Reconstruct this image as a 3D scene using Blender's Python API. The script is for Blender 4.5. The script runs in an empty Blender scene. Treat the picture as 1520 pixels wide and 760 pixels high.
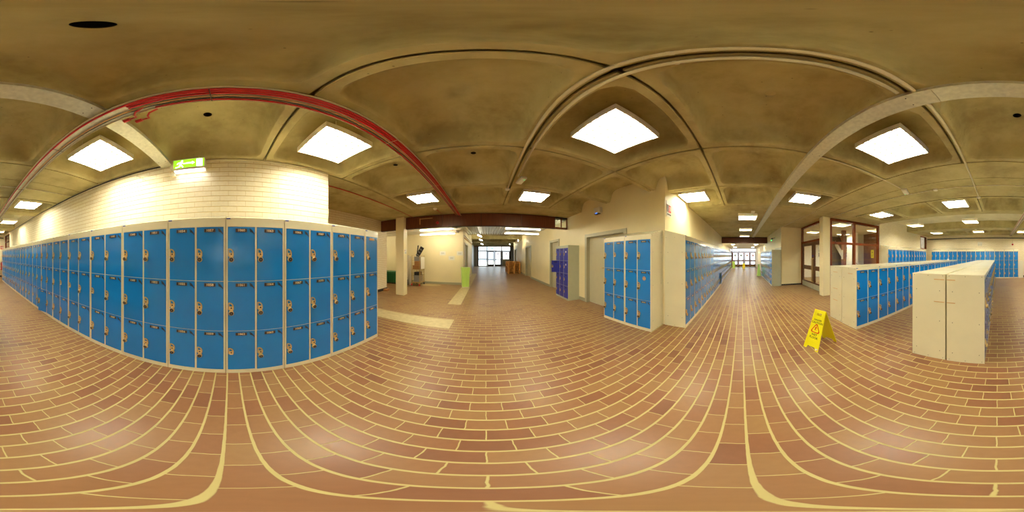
import bpy, bmesh, math, random
from mathutils import Vector, Matrix
random.seed(7)
PI = math.pi
R = math.radians
# ------------------------------------------------------------ camera
H = 1.423
cam = bpy.data.cameras.new('camera')
camo = bpy.data.objects.new('camera', cam)
bpy.context.scene.collection.objects.link(camo)
camo.location = (0, 0, H)
camo.rotation_euler = (PI/2, 0, -R((760-720.75)*360/1520))
cam.type = 'PANO'
try:
    cam.cycles.panorama_type = 'EQUIRECTANGULAR'
except Exception:
    cam.panorama_type = 'EQUIRECTANGULAR'
cam.clip_start = 0.02
sc = bpy.context.scene
sc.camera = camo
# ------------------------------------------------------------ world, exposure
world = bpy.data.worlds.new('daylight')
sc.world = world
world.use_nodes = True
bg = world.node_tree.nodes['Background']
bg.inputs[0].default_value = (0.86, 0.93, 1.0, 1)
bg.inputs[1].default_value = 1.5
sc.view_settings.view_transform = 'Standard'
sc.view_settings.look = 'None'
sc.view_settings.exposure = 1.75
sc.view_settings.gamma = 1.0
sc.view_settings.use_curve_mapping = False
LAMP = 15.5          # radiance of the square fittings
TUBE = 19.0          # radiance of the bare tubes
LAMPCOL = (1.0, 0.96, 0.78)
sc.cycles.max_bounces = 10
sc.cycles.diffuse_bounces = 6
sc.cycles.glossy_bounces = 4
sc.cycles.transparent_max_bounces = 12
sc.cycles.sample_clamp_indirect = 6.0

# ------------------------------------------------------------ materials
def lin(c):
    return tuple(((x/255.0)/12.92 if x/255.0 <= 0.04045 else ((x/255.0+0.055)/1.055)**2.4) for x in c)

def newmat(name):
    m = bpy.data.materials.new(name)
    m.use_nodes = True
    nt = m.node_tree
    return m, nt, nt.nodes['Principled BSDF']

def mat(name, rgb, rough=0.5, metal=0.0, noise=0.0, nscale=8.0, coat=0.0, spec=None, bump=0.0, bscale=60):
    m, nt, b = newmat(name)
    c = lin(rgb)
    b.inputs['Roughness'].default_value = rough
    b.inputs['Metallic'].default_value = metal
    if spec is not None:
        b.inputs['Specular IOR Level'].default_value = spec
    if coat:
        b.inputs['Coat Weight'].default_value = coat
        b.inputs['Coat Roughness'].default_value = 0.08
    tc = nt.nodes.new('ShaderNodeNewGeometry')
    n = nt.nodes.new('ShaderNodeTexNoise')
    n.inputs['Scale'].default_value = nscale
    n.inputs['Detail'].default_value = 4
    nt.links.new(tc.outputs['Position'], n.inputs['Vector'])
    mr = nt.nodes.new('ShaderNodeMapRange')
    mr.inputs['From Min'].default_value = 0.3
    mr.inputs['From Max'].default_value = 0.7
    mr.inputs['To Min'].default_value = 1-noise
    mr.inputs['To Max'].default_value = 1+noise*0.5
    nt.links.new(n.outputs['Fac'], mr.inputs['Value'])
    vm = nt.nodes.new('ShaderNodeVectorMath')
    vm.operation = 'SCALE'
    vm.inputs[0].default_value = c
    nt.links.new(mr.outputs['Result'], vm.inputs['Scale'])
    nt.links.new(vm.outputs['Vector'], b.inputs['Base Color'])
    if bump:
        n2 = nt.nodes.new('ShaderNodeTexNoise')
        n2.inputs['Scale'].default_value = bscale
        nt.links.new(tc.outputs['Position'], n2.inputs['Vector'])
        bp = nt.nodes.new('ShaderNodeBump')
        bp.inputs['Strength'].default_value = bump
        bp.inputs['Distance'].default_value = 0.01
        nt.links.new(n2.outputs['Fac'], bp.inputs['Height'])
        nt.links.new(bp.outputs['Normal'], b.inputs['Normal'])
    return m

def emis(name, rgb, strength, raw=False):
    m, nt, b = newmat(name)
    c = rgb if raw else lin(rgb)
    b.inputs['Base Color'].default_value = (*c, 1)
    b.inputs['Emission Color'].default_value = (*c, 1)
    b.inputs['Emission Strength'].default_value = strength
    return m

def math_node(nt, op, a, b=None, c=None):
    n = nt.nodes.new('ShaderNodeMath')
    n.operation = op
    for i, v in enumerate((a, b, c)):
        if v is None:
            continue
        if isinstance(v, (int, float)):
            n.inputs[i].default_value = v
        else:
            nt.links.new(v, n.inputs[i])
    return n.outputs[0]

def brick_mat(name, u_axis, v_axis, L, pitch, gu, gv, u0, v0, cols, grout, rough, varamp=1.0, bump=0.3, gbump=0.004, spec=0.5, patch=0.0):
    m, nt, b = newmat(name)
    geo = nt.nodes.new('ShaderNodeNewGeometry')
    sx = nt.nodes.new('ShaderNodeSeparateXYZ')
    nt.links.new(geo.outputs['Position'], sx.inputs[0])
    P = {'X': sx.outputs[0], 'Y': sx.outputs[1], 'Z': sx.outputs[2]}
    wob = nt.nodes.new('ShaderNodeTexNoise')
    wob.inputs['Scale'].default_value = 18
    nt.links.new(geo.outputs['Position'], wob.inputs['Vector'])
    w = math_node(nt, 'MULTIPLY', math_node(nt, 'SUBTRACT', wob.outputs['Fac'], 0.5), 0.010)
    v = math_node(nt, 'DIVIDE', math_node(nt, 'SUBTRACT', math_node(nt, 'ADD', P[v_axis], math_node(nt, 'MULTIPLY', w, 0.35)), v0), pitch)
    row = math_node(nt, 'FLOOR', v)
    fv = math_node(nt, 'SUBTRACT', v, row)
    off = math_node(nt, 'MULTIPLY', math_node(nt, 'FLOORED_MODULO', row, 2.0), 0.5)
    u = math_node(nt, 'ADD', math_node(nt, 'DIVIDE', math_node(nt, 'SUBTRACT', math_node(nt, 'ADD', P[u_axis], w), u0), L), off)
    col = math_node(nt, 'FLOOR', u)
    fu = math_node(nt, 'SUBTRACT', u, col)
    dv = math_node(nt, 'MULTIPLY', math_node(nt, 'MINIMUM', fv, math_node(nt, 'SUBTRACT', 1.0, fv)), pitch)
    du = math_node(nt, 'MULTIPLY', math_node(nt, 'MINIMUM', fu, math_node(nt, 'SUBTRACT', 1.0, fu)), L)
    def step(d, g):
        mr = nt.nodes.new('ShaderNodeMapRange')
        mr.interpolation_type = 'SMOOTHSTEP'
        mr.inputs['From Min'].default_value = g*0.5-0.001
        mr.inputs['From Max'].default_value = g*0.5+0.0015
        nt.links.new(d, mr.inputs['Value'])
        return mr.outputs['Result']
    brick = math_node(nt, 'MINIMUM', step(dv, gv), step(du, gu))
    cx = nt.nodes.new('ShaderNodeCombineXYZ')
    nt.links.new(col, cx.inputs[0])
    nt.links.new(row, cx.inputs[1])
    wn = nt.nodes.new('ShaderNodeTexWhiteNoise')
    wn.noise_dimensions = '2D'
    nt.links.new(cx.outputs[0], wn.inputs['Vector'])
    # tile tone: per tile value mixed with broad patches
    big = nt.nodes.new('ShaderNodeTexNoise')
    big.inputs['Scale'].default_value = 0.9
    big.inputs['Detail'].default_value = 3
    nt.links.new(geo.outputs['Position'], big.inputs['Vector'])
    fac = math_node(nt, 'ADD', math_node(nt, 'MULTIPLY', math_node(nt, 'SUBTRACT', wn.outputs['Value'], 0.5), varamp),
                    math_node(nt, 'ADD', 0.5, math_node(nt, 'MULTIPLY', math_node(nt, 'SUBTRACT', big.outputs['Fac'], 0.5), patch)))
    ramp = nt.nodes.new('ShaderNodeValToRGB')
    el = ramp.color_ramp.elements
    n = len(cols)
    while len(el) < n:
        el.new(0.5)
    for i, c in enumerate(cols):
        el[i].position = i/(n-1)
        el[i].color = (*lin(c), 1)
    nt.links.new(fac, ramp.inputs[0])
    fine = nt.nodes.new('ShaderNodeTexNoise')
    fine.inputs['Scale'].default_value = 25
    fine.inputs['Detail'].default_value = 5
    nt.links.new(geo.outputs['Position'], fine.inputs['Vector'])
    vm = nt.nodes.new('ShaderNodeVectorMath')
    vm.operation = 'SCALE'
    nt.links.new(ramp.outputs[0], vm.inputs[0])
    nt.links.new(math_node(nt, 'ADD', 0.9, math_node(nt, 'MULTIPLY', fine.outputs['Fac'], 0.2)), vm.inputs['Scale'])
    mix = nt.nodes.new('ShaderNodeMix')
    mix.data_type = 'RGBA'
    nt.links.new(brick, mix.inputs[0])
    mix.inputs[6].default_value = (*lin(grout), 1)
    nt.links.new(vm.outputs[0], mix.inputs[7])
    nt.links.new(mix.outputs[2], b.inputs['Base Color'])
    rr = math_node(nt, 'ADD', rough, math_node(nt, 'MULTIPLY', math_node(nt, 'SUBTRACT', 1.0, brick), 0.35))
    rr = math_node(nt, 'ADD', rr, math_node(nt, 'MULTIPLY', math_node(nt, 'SUBTRACT', fine.outputs['Fac'], 0.5), 0.25))
    nt.links.new(rr, b.inputs['Roughness'])
    b.inputs['Specular IOR Level'].default_value = spec
    hh = math_node(nt, 'ADD', math_node(nt, 'MULTIPLY', brick, 1.0), math_node(nt, 'MULTIPLY', fine.outputs['Fac'], 0.25))
    bp = nt.nodes.new('ShaderNodeBump')
    bp.inputs['Strength'].default_value = bump
    bp.inputs['Distance'].default_value = gbump
    nt.links.new(hh, bp.inputs['Height'])
    nt.links.new(bp.outputs['Normal'], b.inputs['Normal'])
    return m

def concrete_mat(name, a, bcol, c):
    m, nt, b = newmat(name)
    geo = nt.nodes.new('ShaderNodeNewGeometry')
    n1 = nt.nodes.new('ShaderNodeTexNoise'); n1.inputs['Scale'].default_value = 1.6; n1.inputs['Detail'].default_value = 6; n1.inputs['Roughness'].default_value = 0.62
    n2 = nt.nodes.new('ShaderNodeTexNoise'); n2.inputs['Scale'].default_value = 14; n2.inputs['Detail'].default_value = 5
    nt.links.new(geo.outputs['Position'], n1.inputs['Vector'])
    nt.links.new(geo.outputs['Position'], n2.inputs['Vector'])
    f = math_node(nt, 'ADD', math_node(nt, 'MULTIPLY', n1.outputs['Fac'], 0.85), math_node(nt, 'MULTIPLY', n2.outputs['Fac'], 0.15))
    ramp = nt.nodes.new('ShaderNodeValToRGB')
    el = ramp.color_ramp.elements
    el.new(0.5)
    for i, (p, cc) in enumerate(((0.36, a), (0.5, bcol), (0.64, c))):
        el[i].position = p
        el[i].color = (*lin(cc), 1)
    nt.links.new(f, ramp.inputs[0])
    vo = nt.nodes.new('ShaderNodeTexVoronoi'); vo.inputs['Scale'].default_value = 9
    nt.links.new(geo.outputs['Position'], vo.inputs['Vector'])
    spot = nt.nodes.new('ShaderNodeMapRange')
    spot.inputs['From Min'].default_value = 0.03; spot.inputs['From Max'].default_value = 0.06
    spot.inputs['To Min'].default_value = 0.45; spot.inputs['To Max'].default_value = 1.0
    nt.links.new(vo.outputs['Distance'], spot.inputs['Value'])
    vm = nt.nodes.new('ShaderNodeVectorMath'); vm.operation = 'SCALE'
    nt.links.new(ramp.outputs[0], vm.inputs[0]); nt.links.new(spot.outputs[0], vm.inputs['Scale'])
    nt.links.new(vm.outputs[0], b.inputs['Base Color'])
    b.inputs['Roughness'].default_value = 0.75
    b.inputs['Specular IOR Level'].default_value = 0.3
    bp = nt.nodes.new('ShaderNodeBump'); bp.inputs['Strength'].default_value = 0.25; bp.inputs['Distance'].default_value = 0.01
    nt.links.new(f, bp.inputs['Height']); nt.links.new(bp.outputs['Normal'], b.inputs['Normal'])
    return m

def wood_mat(name, c1, c2, rough=0.35, scale=(14, 14, 1.2)):
    m, nt, b = newmat(name)
    geo = nt.nodes.new('ShaderNodeNewGeometry')
    mp = nt.nodes.new('ShaderNodeMapping')
    mp.inputs['Scale'].default_value = scale
    nt.links.new(geo.outputs['Position'], mp.inputs['Vector'])
    n = nt.nodes.new('ShaderNodeTexNoise'); n.inputs['Scale'].default_value = 2.5; n.inputs['Detail'].default_value = 6
    nt.links.new(mp.outputs[0], n.inputs['Vector'])
    ramp = nt.nodes.new('ShaderNodeValToRGB')
    ramp.color_ramp.elements[0].position = 0.3; ramp.color_ramp.elements[0].color = (*lin(c1), 1)
    ramp.color_ramp.elements[1].position = 0.7; ramp.color_ramp.elements[1].color = (*lin(c2), 1)
    nt.links.new(n.outputs['Fac'], ramp.inputs[0]); nt.links.new(ramp.outputs[0], b.inputs['Base Color'])
    b.inputs['Roughness'].default_value = rough
    return m

def glass_mat(name, tint=(0.95, 0.97, 0.95)):
    m = bpy.data.materials.new(name)
    m.use_nodes = True
    nt = m.node_tree
    nt.nodes.clear()
    o = nt.nodes.new('ShaderNodeOutputMaterial')
    t = nt.nodes.new('ShaderNodeBsdfTransparent'); t.inputs[0].default_value = (*tint, 1)
    g = nt.nodes.new('ShaderNodeBsdfGlossy'); g.inputs['Roughness'].default_value = 0.02
    f = nt.nodes.new('ShaderNodeLayerWeight'); f.inputs[0].default_value = 0.5
    k = math_node(nt, 'ADD', 0.05, math_node(nt, 'MULTIPLY', 0.75, math_node(nt, 'POWER', f.outputs['Facing'], 4.5)))
    mx = nt.nodes.new('ShaderNodeMixShader')
    nt.links.new(k, mx.inputs[0]); nt.links.new(t.outputs[0], mx.inputs[1]); nt.links.new(g.outputs[0], mx.inputs[2])
    nt.links.new(mx.outputs[0], o.inputs[0])
    return m

M = {}
M['floor'] = brick_mat('quarry_tile_floor', 'X', 'Y', 0.211, 0.115, 0.0055, 0.0130, 0.003, -0.0213,
                       [(108, 70, 46), (128, 84, 55), (136, 95, 60), (139, 102, 63), (143, 110, 65)], (178, 162, 104), 0.36, varamp=0.60, bump=0.35, spec=0.38, patch=0.9)
WB = [(238, 226, 196), (244, 233, 205), (240, 229, 200)]
M['brick_y'] = brick_mat('painted_brick_along_y', 'Y', 'Z', 0.2195, 0.0757, 0.003, 0.009, 0.0937, 0.0348, WB, (206, 180, 122), 0.42, bump=0.6, gbump=0.006)
M['brick_x'] = brick_mat('painted_brick_along_x', 'X', 'Z', 0.2195, 0.0757, 0.003, 0.009, 0.0937, 0.0348, WB, (206, 180, 122), 0.42, bump=0.6, gbump=0.006)
M['plaster'] = mat('cream_wall_paint', (240, 226, 180), 0.5, noise=0.04, nscale=2, bump=0.08, bscale=120)
M['white_plaster'] = mat('white_wall_paint', (236, 230, 216), 0.6, noise=0.04, nscale=2)
M['concrete'] = concrete_mat('board_marked_concrete', (162, 149, 101), (185, 173, 122), (197, 186, 134))
M['concrete_light'] = concrete_mat('pale_concrete', (206, 200, 168), (216, 209, 178), (224, 217, 186))
M['screed'] = mat('tan_screed', (186, 168, 122), 0.6, noise=0.15, nscale=10)
M['skirt'] = mat('black_skirting', (32, 30, 28), 0.5)
M['skirt_grey'] = mat('grey_skirting_paint', (170, 166, 138), 0.45)
M['trimgrey'] = mat('grey_green_gloss_paint', (186, 181, 150), 0.35, noise=0.03)
M['doorgrey'] = mat('door_grey_green_paint', (192, 185, 152), 0.4, noise=0.03)
M['mahog'] = wood_mat('mahogany_varnish', (104, 44, 18), (140, 66, 28), 0.25)
M['leafwood'] = wood_mat('door_leaf_wood', (84, 46, 24), (108, 64, 34), 0.3)
M['fascia'] = wood_mat('dark_brown_panel', (92, 44, 24), (114, 60, 34), 0.35)
M['brownwood'] = wood_mat('brown_ply_panel', (120, 68, 38), (150, 90, 52), 0.35)
M['glass'] = glass_mat('clear_glass')
M['cream'] = mat('locker_cream_enamel', (228, 220, 186), 0.24, noise=0.04, nscale=3, coat=0.3)
M['creamedge'] = mat('locker_edge_cream', (228, 206, 156), 0.35)
M['blue'] = mat('locker_blue_enamel', (17, 125, 206), 0.16, noise=0.05, nscale=3, coat=0.3)
M['royal'] = mat('locker_royal_blue', (42, 46, 150), 0.3, noise=0.05)
M['cabgrey'] = mat('locker_grey_enamel', (186, 188, 160), 0.35, noise=0.04)
M['inside'] = mat('locker_interior', (120, 112, 90), 0.6)
M['plate'] = mat('number_plate_brown', (44, 26, 16), 0.3)
M['digit'] = mat('number_cream', (240, 222, 180), 0.5)
M['vent'] = mat('vent_slot_dark', (10, 30, 44), 0.7)
M['steel'] = mat('latch_zinc', (206, 176, 112), 0.34, metal=0.6, noise=0.1, nscale=40)
M['black'] = mat('black_plastic', (26, 22, 20), 0.35)
M['galv'] = mat('galvanised_steel', (210, 208, 188), 0.38, metal=0.3, noise=0.14, nscale=30)
M['conduit'] = mat('steel_conduit', (222, 212, 176), 0.35, metal=0.1)
M['white'] = mat('white_plastic', (232, 226, 208), 0.4)
M['offwhite_metal'] = mat('fitting_white_enamel', (244, 238, 222), 0.4)
M['red'] = mat('red_cable_sheath', (190, 24, 28), 0.35)
M['tan'] = mat('tan_cable', (206, 160, 100), 0.5)
M['yellow'] = mat('yellow_plastic', (240, 228, 6), 0.35)
M['signred'] = mat('sign_red', (210, 30, 20), 0.5)
M['signblack'] = mat('sign_black', (24, 22, 18), 0.5)
M['lime'] = mat('lime_plastic', (198, 236, 118), 0.4)
M['green'] = mat('green_plastic', (22, 104, 48), 0.4)
M['card'] = mat('cardboard', (176, 124, 72), 0.8, noise=0.1)
M['pallet'] = wood_mat('pallet_pine', (214, 150, 74), (236, 182, 106), 0.7)
M['paper'] = mat('white_paper', (236, 232, 218), 0.7)
M['papergrey'] = mat('paper_print_grey', (150, 148, 140), 0.7)
M['darkmetal'] = mat('dark_bronze_frame', (84, 70, 58), 0.4, metal=0.3)
M['sheet'] = mat('grey_sheet_metal', (150, 150, 146), 0.4, metal=0.4)
M['lamp'] = emis('lamp_diffuser', LAMPCOL, LAMP, raw=True)
M['tube'] = emis('fluorescent_tube', (1.0, 0.94, 0.74), TUBE, raw=True)
M['lens'] = mat('louvre_blade', (104, 96, 66), 0.35, metal=0.4)
M['exitgreen'] = emis('exit_sign_green', (0.28, 0.82, 0.02), 0.42, raw=True)
M['exitwhite'] = emis('exit_sign_white', (1.0, 1.0, 0.92), 0.9, raw=True)
M['exitdown'] = emis('exit_sign_downlight', (0.92, 0.94, 1.0), 3.0, raw=True)
M['led'] = emis('green_led', (0.05, 1.0, 0.25), 2.0, raw=True)
M['blueled'] = emis('blue_led', (0.05, 0.2, 1.0), 1.0, raw=True)
M['pavement'] = mat('outside_paving', (200, 196, 188), 0.8, noise=0.1)
M['outwall'] = mat('outside_building', (190, 196, 204), 0.8, noise=0.1)
M['darkvoid'] = mat('dark_recess', (20, 17, 12), 0.9)
M['blindgrey'] = mat('brown_grey_brick', (120, 100, 72), 0.7, noise=0.2, nscale=12)

# ------------------------------------------------------------ mesh builder
COL = sc.collection

class MB:
    def __init__(self):
        self.v = []; self.f = []; self.mi = []; self.sm = []; self.mats = []
        self.X = None
    def m(self, name):
        if name not in self.mats:
            self.mats.append(name)
        return self.mats.index(name)
    def add(self, verts, faces, mname, smooth=False):
        k = len(self.v); i = self.m(mname)
        for p in verts:
            p = Vector(p)
            if self.X is not None:
                p = self.X @ p
            self.v.append(p)
        for fc in faces:
            self.f.append([k+j for j in fc]); self.mi.append(i); self.sm.append(smooth)
        return self
    def box(self, x0, x1, y0, y1, z0, z1, mname, bev=0.0):
        if bev <= 0:
            v = [(x, y, z) for z in (z0, z1) for y in (y0, y1) for x in (x0, x1)]
            f = [(0, 2, 3, 1), (4, 5, 7, 6), (0, 1, 5, 4), (2, 6, 7, 3), (0, 4, 6, 2), (1, 3, 7, 5)]
            return self.add(v, f, mname)
        bm = bmesh.new()
        bmesh.ops.create_cube(bm, size=1)
        for q in bm.verts:
            q.co = Vector(((x0+x1)/2+q.co.x*(x1-x0), (y0+y1)/2+q.co.y*(y1-y0), (z0+z1)/2+q.co.z*(z1-z0)))
        bmesh.ops.bevel(bm, geom=list(bm.edges), offset=bev, segments=2, affect='EDGES', profile=0.5)
        self.addbm(bm, mname)
        return self
    def addbm(self, bm, mname, smooth=False):
        bm.verts.index_update()
        self.add([q.co.copy() for q in bm.verts], [[q.index for q in fc.verts] for fc in bm.faces], mname, smooth)
        bm.free()
    def cyl(self, c, axis, r, length, mname, n=16, r2=None, smooth=True, caps=True):
        # cylinder starting at c, running along axis
        a = Vector(axis).normalized(); c = Vector(c)
        up = Vector((0, 0, 1)) if abs(a.z) < 0.9 else Vector((1, 0, 0))
        s = a.cross(up).normalized(); t = s.cross(a)
        r2 = r if r2 is None else r2
        vs = []
        for q, rr in ((0, r), (length, r2)):
            for i in range(n):
                an = 2*PI*i/n
                vs.append(c+a*q+s*math.cos(an)*rr+t*math.sin(an)*rr)
        self.add(vs, [(i, (i+1) % n, n+(i+1) % n, n+i) for i in range(n)], mname, smooth)
        if caps:
            self.add(vs, [list(range(n))[::-1], [n+i for i in range(n)]], mname)
        return self
    def tube(self, pts, r, mname, n=8, smooth=True):
        pts = [Vector(p) for p in pts]
        rings = []; prev = None
        for i, p in enumerate(pts):
            if i == 0: d = pts[1]-p
            elif i == len(pts)-1: d = p-pts[-2]
            else: d = (pts[i+1]-p).normalized()+(p-pts[i-1]).normalized()
            d.normalize()
            if prev is None:
                up = Vector((0, 0, 1)) if abs(d.z) < 0.9 else Vector((1, 0, 0))
                s = d.cross(up).normalized()
            else:
                s = (prev-d*prev.dot(d)).normalized()
            prev = s; t = s.cross(d)
            rings.append([p+s*math.cos(2*PI*k/n)*r+t*math.sin(2*PI*k/n)*r for k in range(n)])
        vs = [q for rg in rings for q in rg]; fs = []
        for i in range(len(rings)-1):
            for k in range(n):
                fs.append((i*n+k, i*n+(k+1) % n, (i+1)*n+(k+1) % n, (i+1)*n+k))
        fs.append(list(range(n))[::-1]); fs.append([(len(rings)-1)*n+k for k in range(n)])
        return self.add(vs, fs, mname, smooth)
    def prism(self, poly, y0, y1, mname):
        # polygon in x,z extruded along y
        n = len(poly)
        vs = [(p[0], y0, p[1]) for p in poly]+[(p[0], y1, p[1]) for p in poly]
        fs = [(i, (i+1) % n, n+(i+1) % n, n+i) for i in range(n)]+[list(range(n))[::-1], [n+i for i in range(n)]]
        return self.add(vs, fs, mname)
    def ring(self, outer, inner, y0, y1, mname):
        n = len(outer)
        vs = [(p[0], y0, p[1]) for p in outer]+[(p[0], y0, p[1]) for p in inner]+[(p[0], y1, p[1]) for p in outer]+[(p[0], y1, p[1]) for p in inner]
        fs = []
        for i in range(n):
            j = (i+1) % n
            fs += [(i, j, n+j, n+i), (2*n+i, 3*n+i, 3*n+j, 2*n+j), (i, 2*n+i, 2*n+j, j), (n+i, n+j, 3*n+j, 3*n+i)]
        return self.add(vs, fs, mname)
    def mesh(self, name):
        me = bpy.data.meshes.new(name)
        me.from_pydata([tuple(p) for p in self.v], [], self.f)
        for nm in self.mats:
            me.materials.append(M[nm])
        me.polygons.foreach_set('material_index', self.mi)
        me.polygons.foreach_set('use_smooth', self.sm)
        me.update()
        bm = bmesh.new(); bm.from_mesh(me)
        bmesh.ops.recalc_face_normals(bm, faces=list(bm.faces))
        bm.to_mesh(me); bm.free()
        return me
    def obj(self, name, parent=None, loc=None, rz=0):
        return link(name, self.mesh(name), parent, loc, rz)

def link(name, me, parent=None, loc=None, rz=0):
    o = bpy.data.objects.new(name, me)
    COL.objects.link(o)
    if parent is not None: o.parent = parent
    if loc is not None: o.location = loc
    o.rotation_euler = (0, 0, rz)
    return o

def tag(o, label, cat, group=None):
    o['label'] = label; o['category'] = cat
    if group: o['group'] = group
    return o

def empty(name, label, cat, loc=(0, 0, 0), rz=0, group=None):
    o = bpy.data.objects.new(name, None)
    COL.objects.link(o)
    o.empty_display_size = 0.1
    o.location = loc; o.rotation_euler = (0, 0, rz)
    return tag(o, label, cat, group)

def struct(name, mb, parent=None, label=None):
    o = mb.obj(name, parent)
    if parent is None: o['kind'] = 'structure'
    if label: o['label'] = label
    return o

# text as mesh pieces ---------------------------------------------------
_tc = {}
def text_geo(s, size=1.0):
    key = (s, size)
    if key in _tc: return _tc[key]
    cu = bpy.data.curves.new('tmp', 'FONT'); cu.body = s; cu.size = size
    cu.align_x = 'CENTER'; cu.align_y = 'CENTER'; cu.resolution_u = 2; cu.offset = size*0.018
    o = bpy.data.objects.new('tmp', cu); COL.objects.link(o)
    dg = bpy.context.evaluated_depsgraph_get(); dg.update()
    me = o.evaluated_get(dg).to_mesh()
    g = ([v.co.copy() for v in me.vertices], [list(p.vertices) for p in me.polygons])
    o.evaluated_get(dg).to_mesh_clear()
    bpy.data.objects.remove(o); bpy.data.curves.remove(cu)
    _tc[key] = g
    return g
def put_text(mb, s, size, cx, y, cz, mname, sx=1.0):
    # readable by someone looking along +y; text in the x,z plane
    v, f = text_geo(s, size)
    mb.add([(cx+p.x*sx, y, cz+p.y) for p in v], f, mname)

ORD = 'first second third fourth fifth sixth seventh eighth ninth tenth eleventh twelfth thirteenth fourteenth fifteenth sixteenth seventeenth eighteenth nineteenth twentieth'.split()
def ordn(i):
    if i < 20: return ORD[i]
    t = {2: 'twenty', 3: 'thirty', 4: 'forty'}
    n = i+1
    if n % 10 == 0: return {20: 'twentieth', 30: 'thirtieth', 40: 'fortieth'}[n]
    return t[n//10]+'-'+ORD[n % 10-1]

# ------------------------------------------------------------ STRUCTURE
ZC = 2.83
b = MB(); b.box(-7.2, 24.5, -11.2, 22.4, -0.1, 0, 'floor'); struct('floor', b)
b = MB()
b.box(-3.88, -0.66, 2.90, 3.38, 0.0005, 0.003, 'screed')
struct('floor_screed_patch', b)
b = MB(); b.box(-1.08, -0.70, 4.55, 13.0, 0.0005, 0.003, 'screed'); struct('floor_screed_strip', b)
b = MB(); b.add([(-3.0+0.85*math.cos(t)*(1+0.15*math.sin(3*t)), 7.45+0.33*math.sin(t)*(1+0.2*math.cos(2*t)), 0.0025) for t in [2*PI*i/28 for i in range(28)]], [list(range(28))], 'screed')
o = struct('floor_stain', b); o['kind'] = 'structure'
# added roof lid keeps the sky out of the ceiling joints
b = MB(); b.box(-7.3, 22.2, -11.2, 22.2, 3.36, 3.5, 'concrete'); struct('ceiling_sky_lid', b)

# coffer tile
def coffer_mesh(hole=True):
    b = MB(); n = 48
    half = 0.643
    def ringpts(hw, rad, z, sq=False):
        pts = []
        for i in range(n):
            t = 2*PI*i/n
            c, s = math.cos(t), math.sin(t)
            if rad is None:
                pts.append((c*hw, s*hw, z))
            else:
                k = 1/max(abs(c), abs(s))
                x, y = c*k*hw, s*k*hw
                ix, iy = max(-hw+rad, min(hw-rad, x)), max(-hw+rad, min(hw-rad, y))
                d = math.hypot(x-ix, y-iy)
                if d > 1e-6 and abs(x) > hw-rad and abs(y) > hw-rad:
                    # march along direction onto the rounded corner
                    ux, uy = x, y
                    for _ in range(30):
                        e = math.hypot(ux-(hw-rad)*math.copysign(1, ux), uy-(hw-rad)*math.copysign(1, uy))
                        if abs(ux) <= hw-rad or abs(uy) <= hw-rad or e <= rad: break
                        ux *= 0.99; uy *= 0.99
                    x, y = ux, uy
                pts.append((x, y, z))
        return pts
    prof = [(0.640, 0.0015, 0.05), (0.640, 0.0015, 0.006), (0.634, 0.0015, 0), (0.572, 0.13, 0), (0.566, 0.13, 0.004), (0.552, 0.125, 0.05), (0.536, 0.12, 0.12), (0.516, 0.12, 0.20), (0.492, 0.13, 0.255),
            (0.458, 0.15, 0.295), (0.405, 0.19, 0.325), (0.32, 0.23, 0.343), (0.20, 0.19, 0.350), (0.042, None, 0.352), (0.040, None, 0.356), (0.040, None, 0.46 if hole else 0.3561)]
    rings = [ringpts(h, r, z) for h, r, z in prof]
    vs = [p for rg in rings for p in rg]; fs = []; 
    for i in range(len(rings)-1):
        for k in range(n):
            fs.append((i*n+k, i*n+(k+1) % n, (i+1)*n+(k+1) % n, (i+1)*n+k))
    b.add(vs, fs[:3*n], 'concrete', False)
    k0 = 3*n
    b.add(vs, fs[k0:-n], 'concrete', True)
    b.add(vs, fs[-n:]+[[(len(rings)-1)*n+k for k in range(n)]], 'darkvoid' if hole else 'concrete', False)
    return b
cb1 = coffer_mesh(); cb0 = coffer_mesh(False)
HOLES = [(-0.18, -0.2), (-1.48, -0.2), (-0.18, -1.5), (-0.18, 2.40), (-1.48, 2.40), (2.42, -4.35)]
CX = [-1.48, -0.18, 1.12, 2.42, 3.72]
def coffers(name, cells):
    b = MB()
    for (x, y) in cells:
        cb = cb1 if (x, y) in HOLES else cb0
        k = len(b.v)
        b.v += [Vector((p.x+x, p.y+y, p.z+ZC)) for p in cb.v]
        for nm in cb.mats: b.m(nm)
        b.f += [[k+j for j in f] for f in cb.f]; b.mi += [b.m(cb.mats[i]) for i in cb.mi]; b.sm += cb.sm
    me = bpy.data.meshes.new(name)
    me.from_pydata([tuple(p) for p in b.v], [], b.f)
    for nm in b.mats: me.materials.append(M[nm])
    me.polygons.foreach_set('material_index', b.mi); me.polygons.foreach_set('use_smooth', b.sm)
    me.update()
    bm = bmesh.new(); bm.from_mesh(me)
    bmesh.ops.remove_doubles(bm, verts=list(bm.verts), dist=1e-6)
    bmesh.ops.recalc_face_normals(bm, faces=list(bm.faces))
    bm.to_mesh(me); bm.free()
    o = link(name, me); o['kind'] = 'structure'
    return o
cells = [(x, y) for x in CX for y in (-1.5, -0.2, 1.10)] + [(x, y) for x in CX[:4] for y in (2.40, 3.70)]
coffers('ceiling', cells)
coffers('ceiling_row', [(x, -4.35) for x in CX])
coffers('ceiling_back_row', [(x, -9.4) for x in CX])

b = MB()
G = 0.012
def flat(x0, x1, y0, y1, z0=ZC, z1=3.30, m='concrete'):
    b.box(x0, x1, y0, y1, z0, z1, m)
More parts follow.
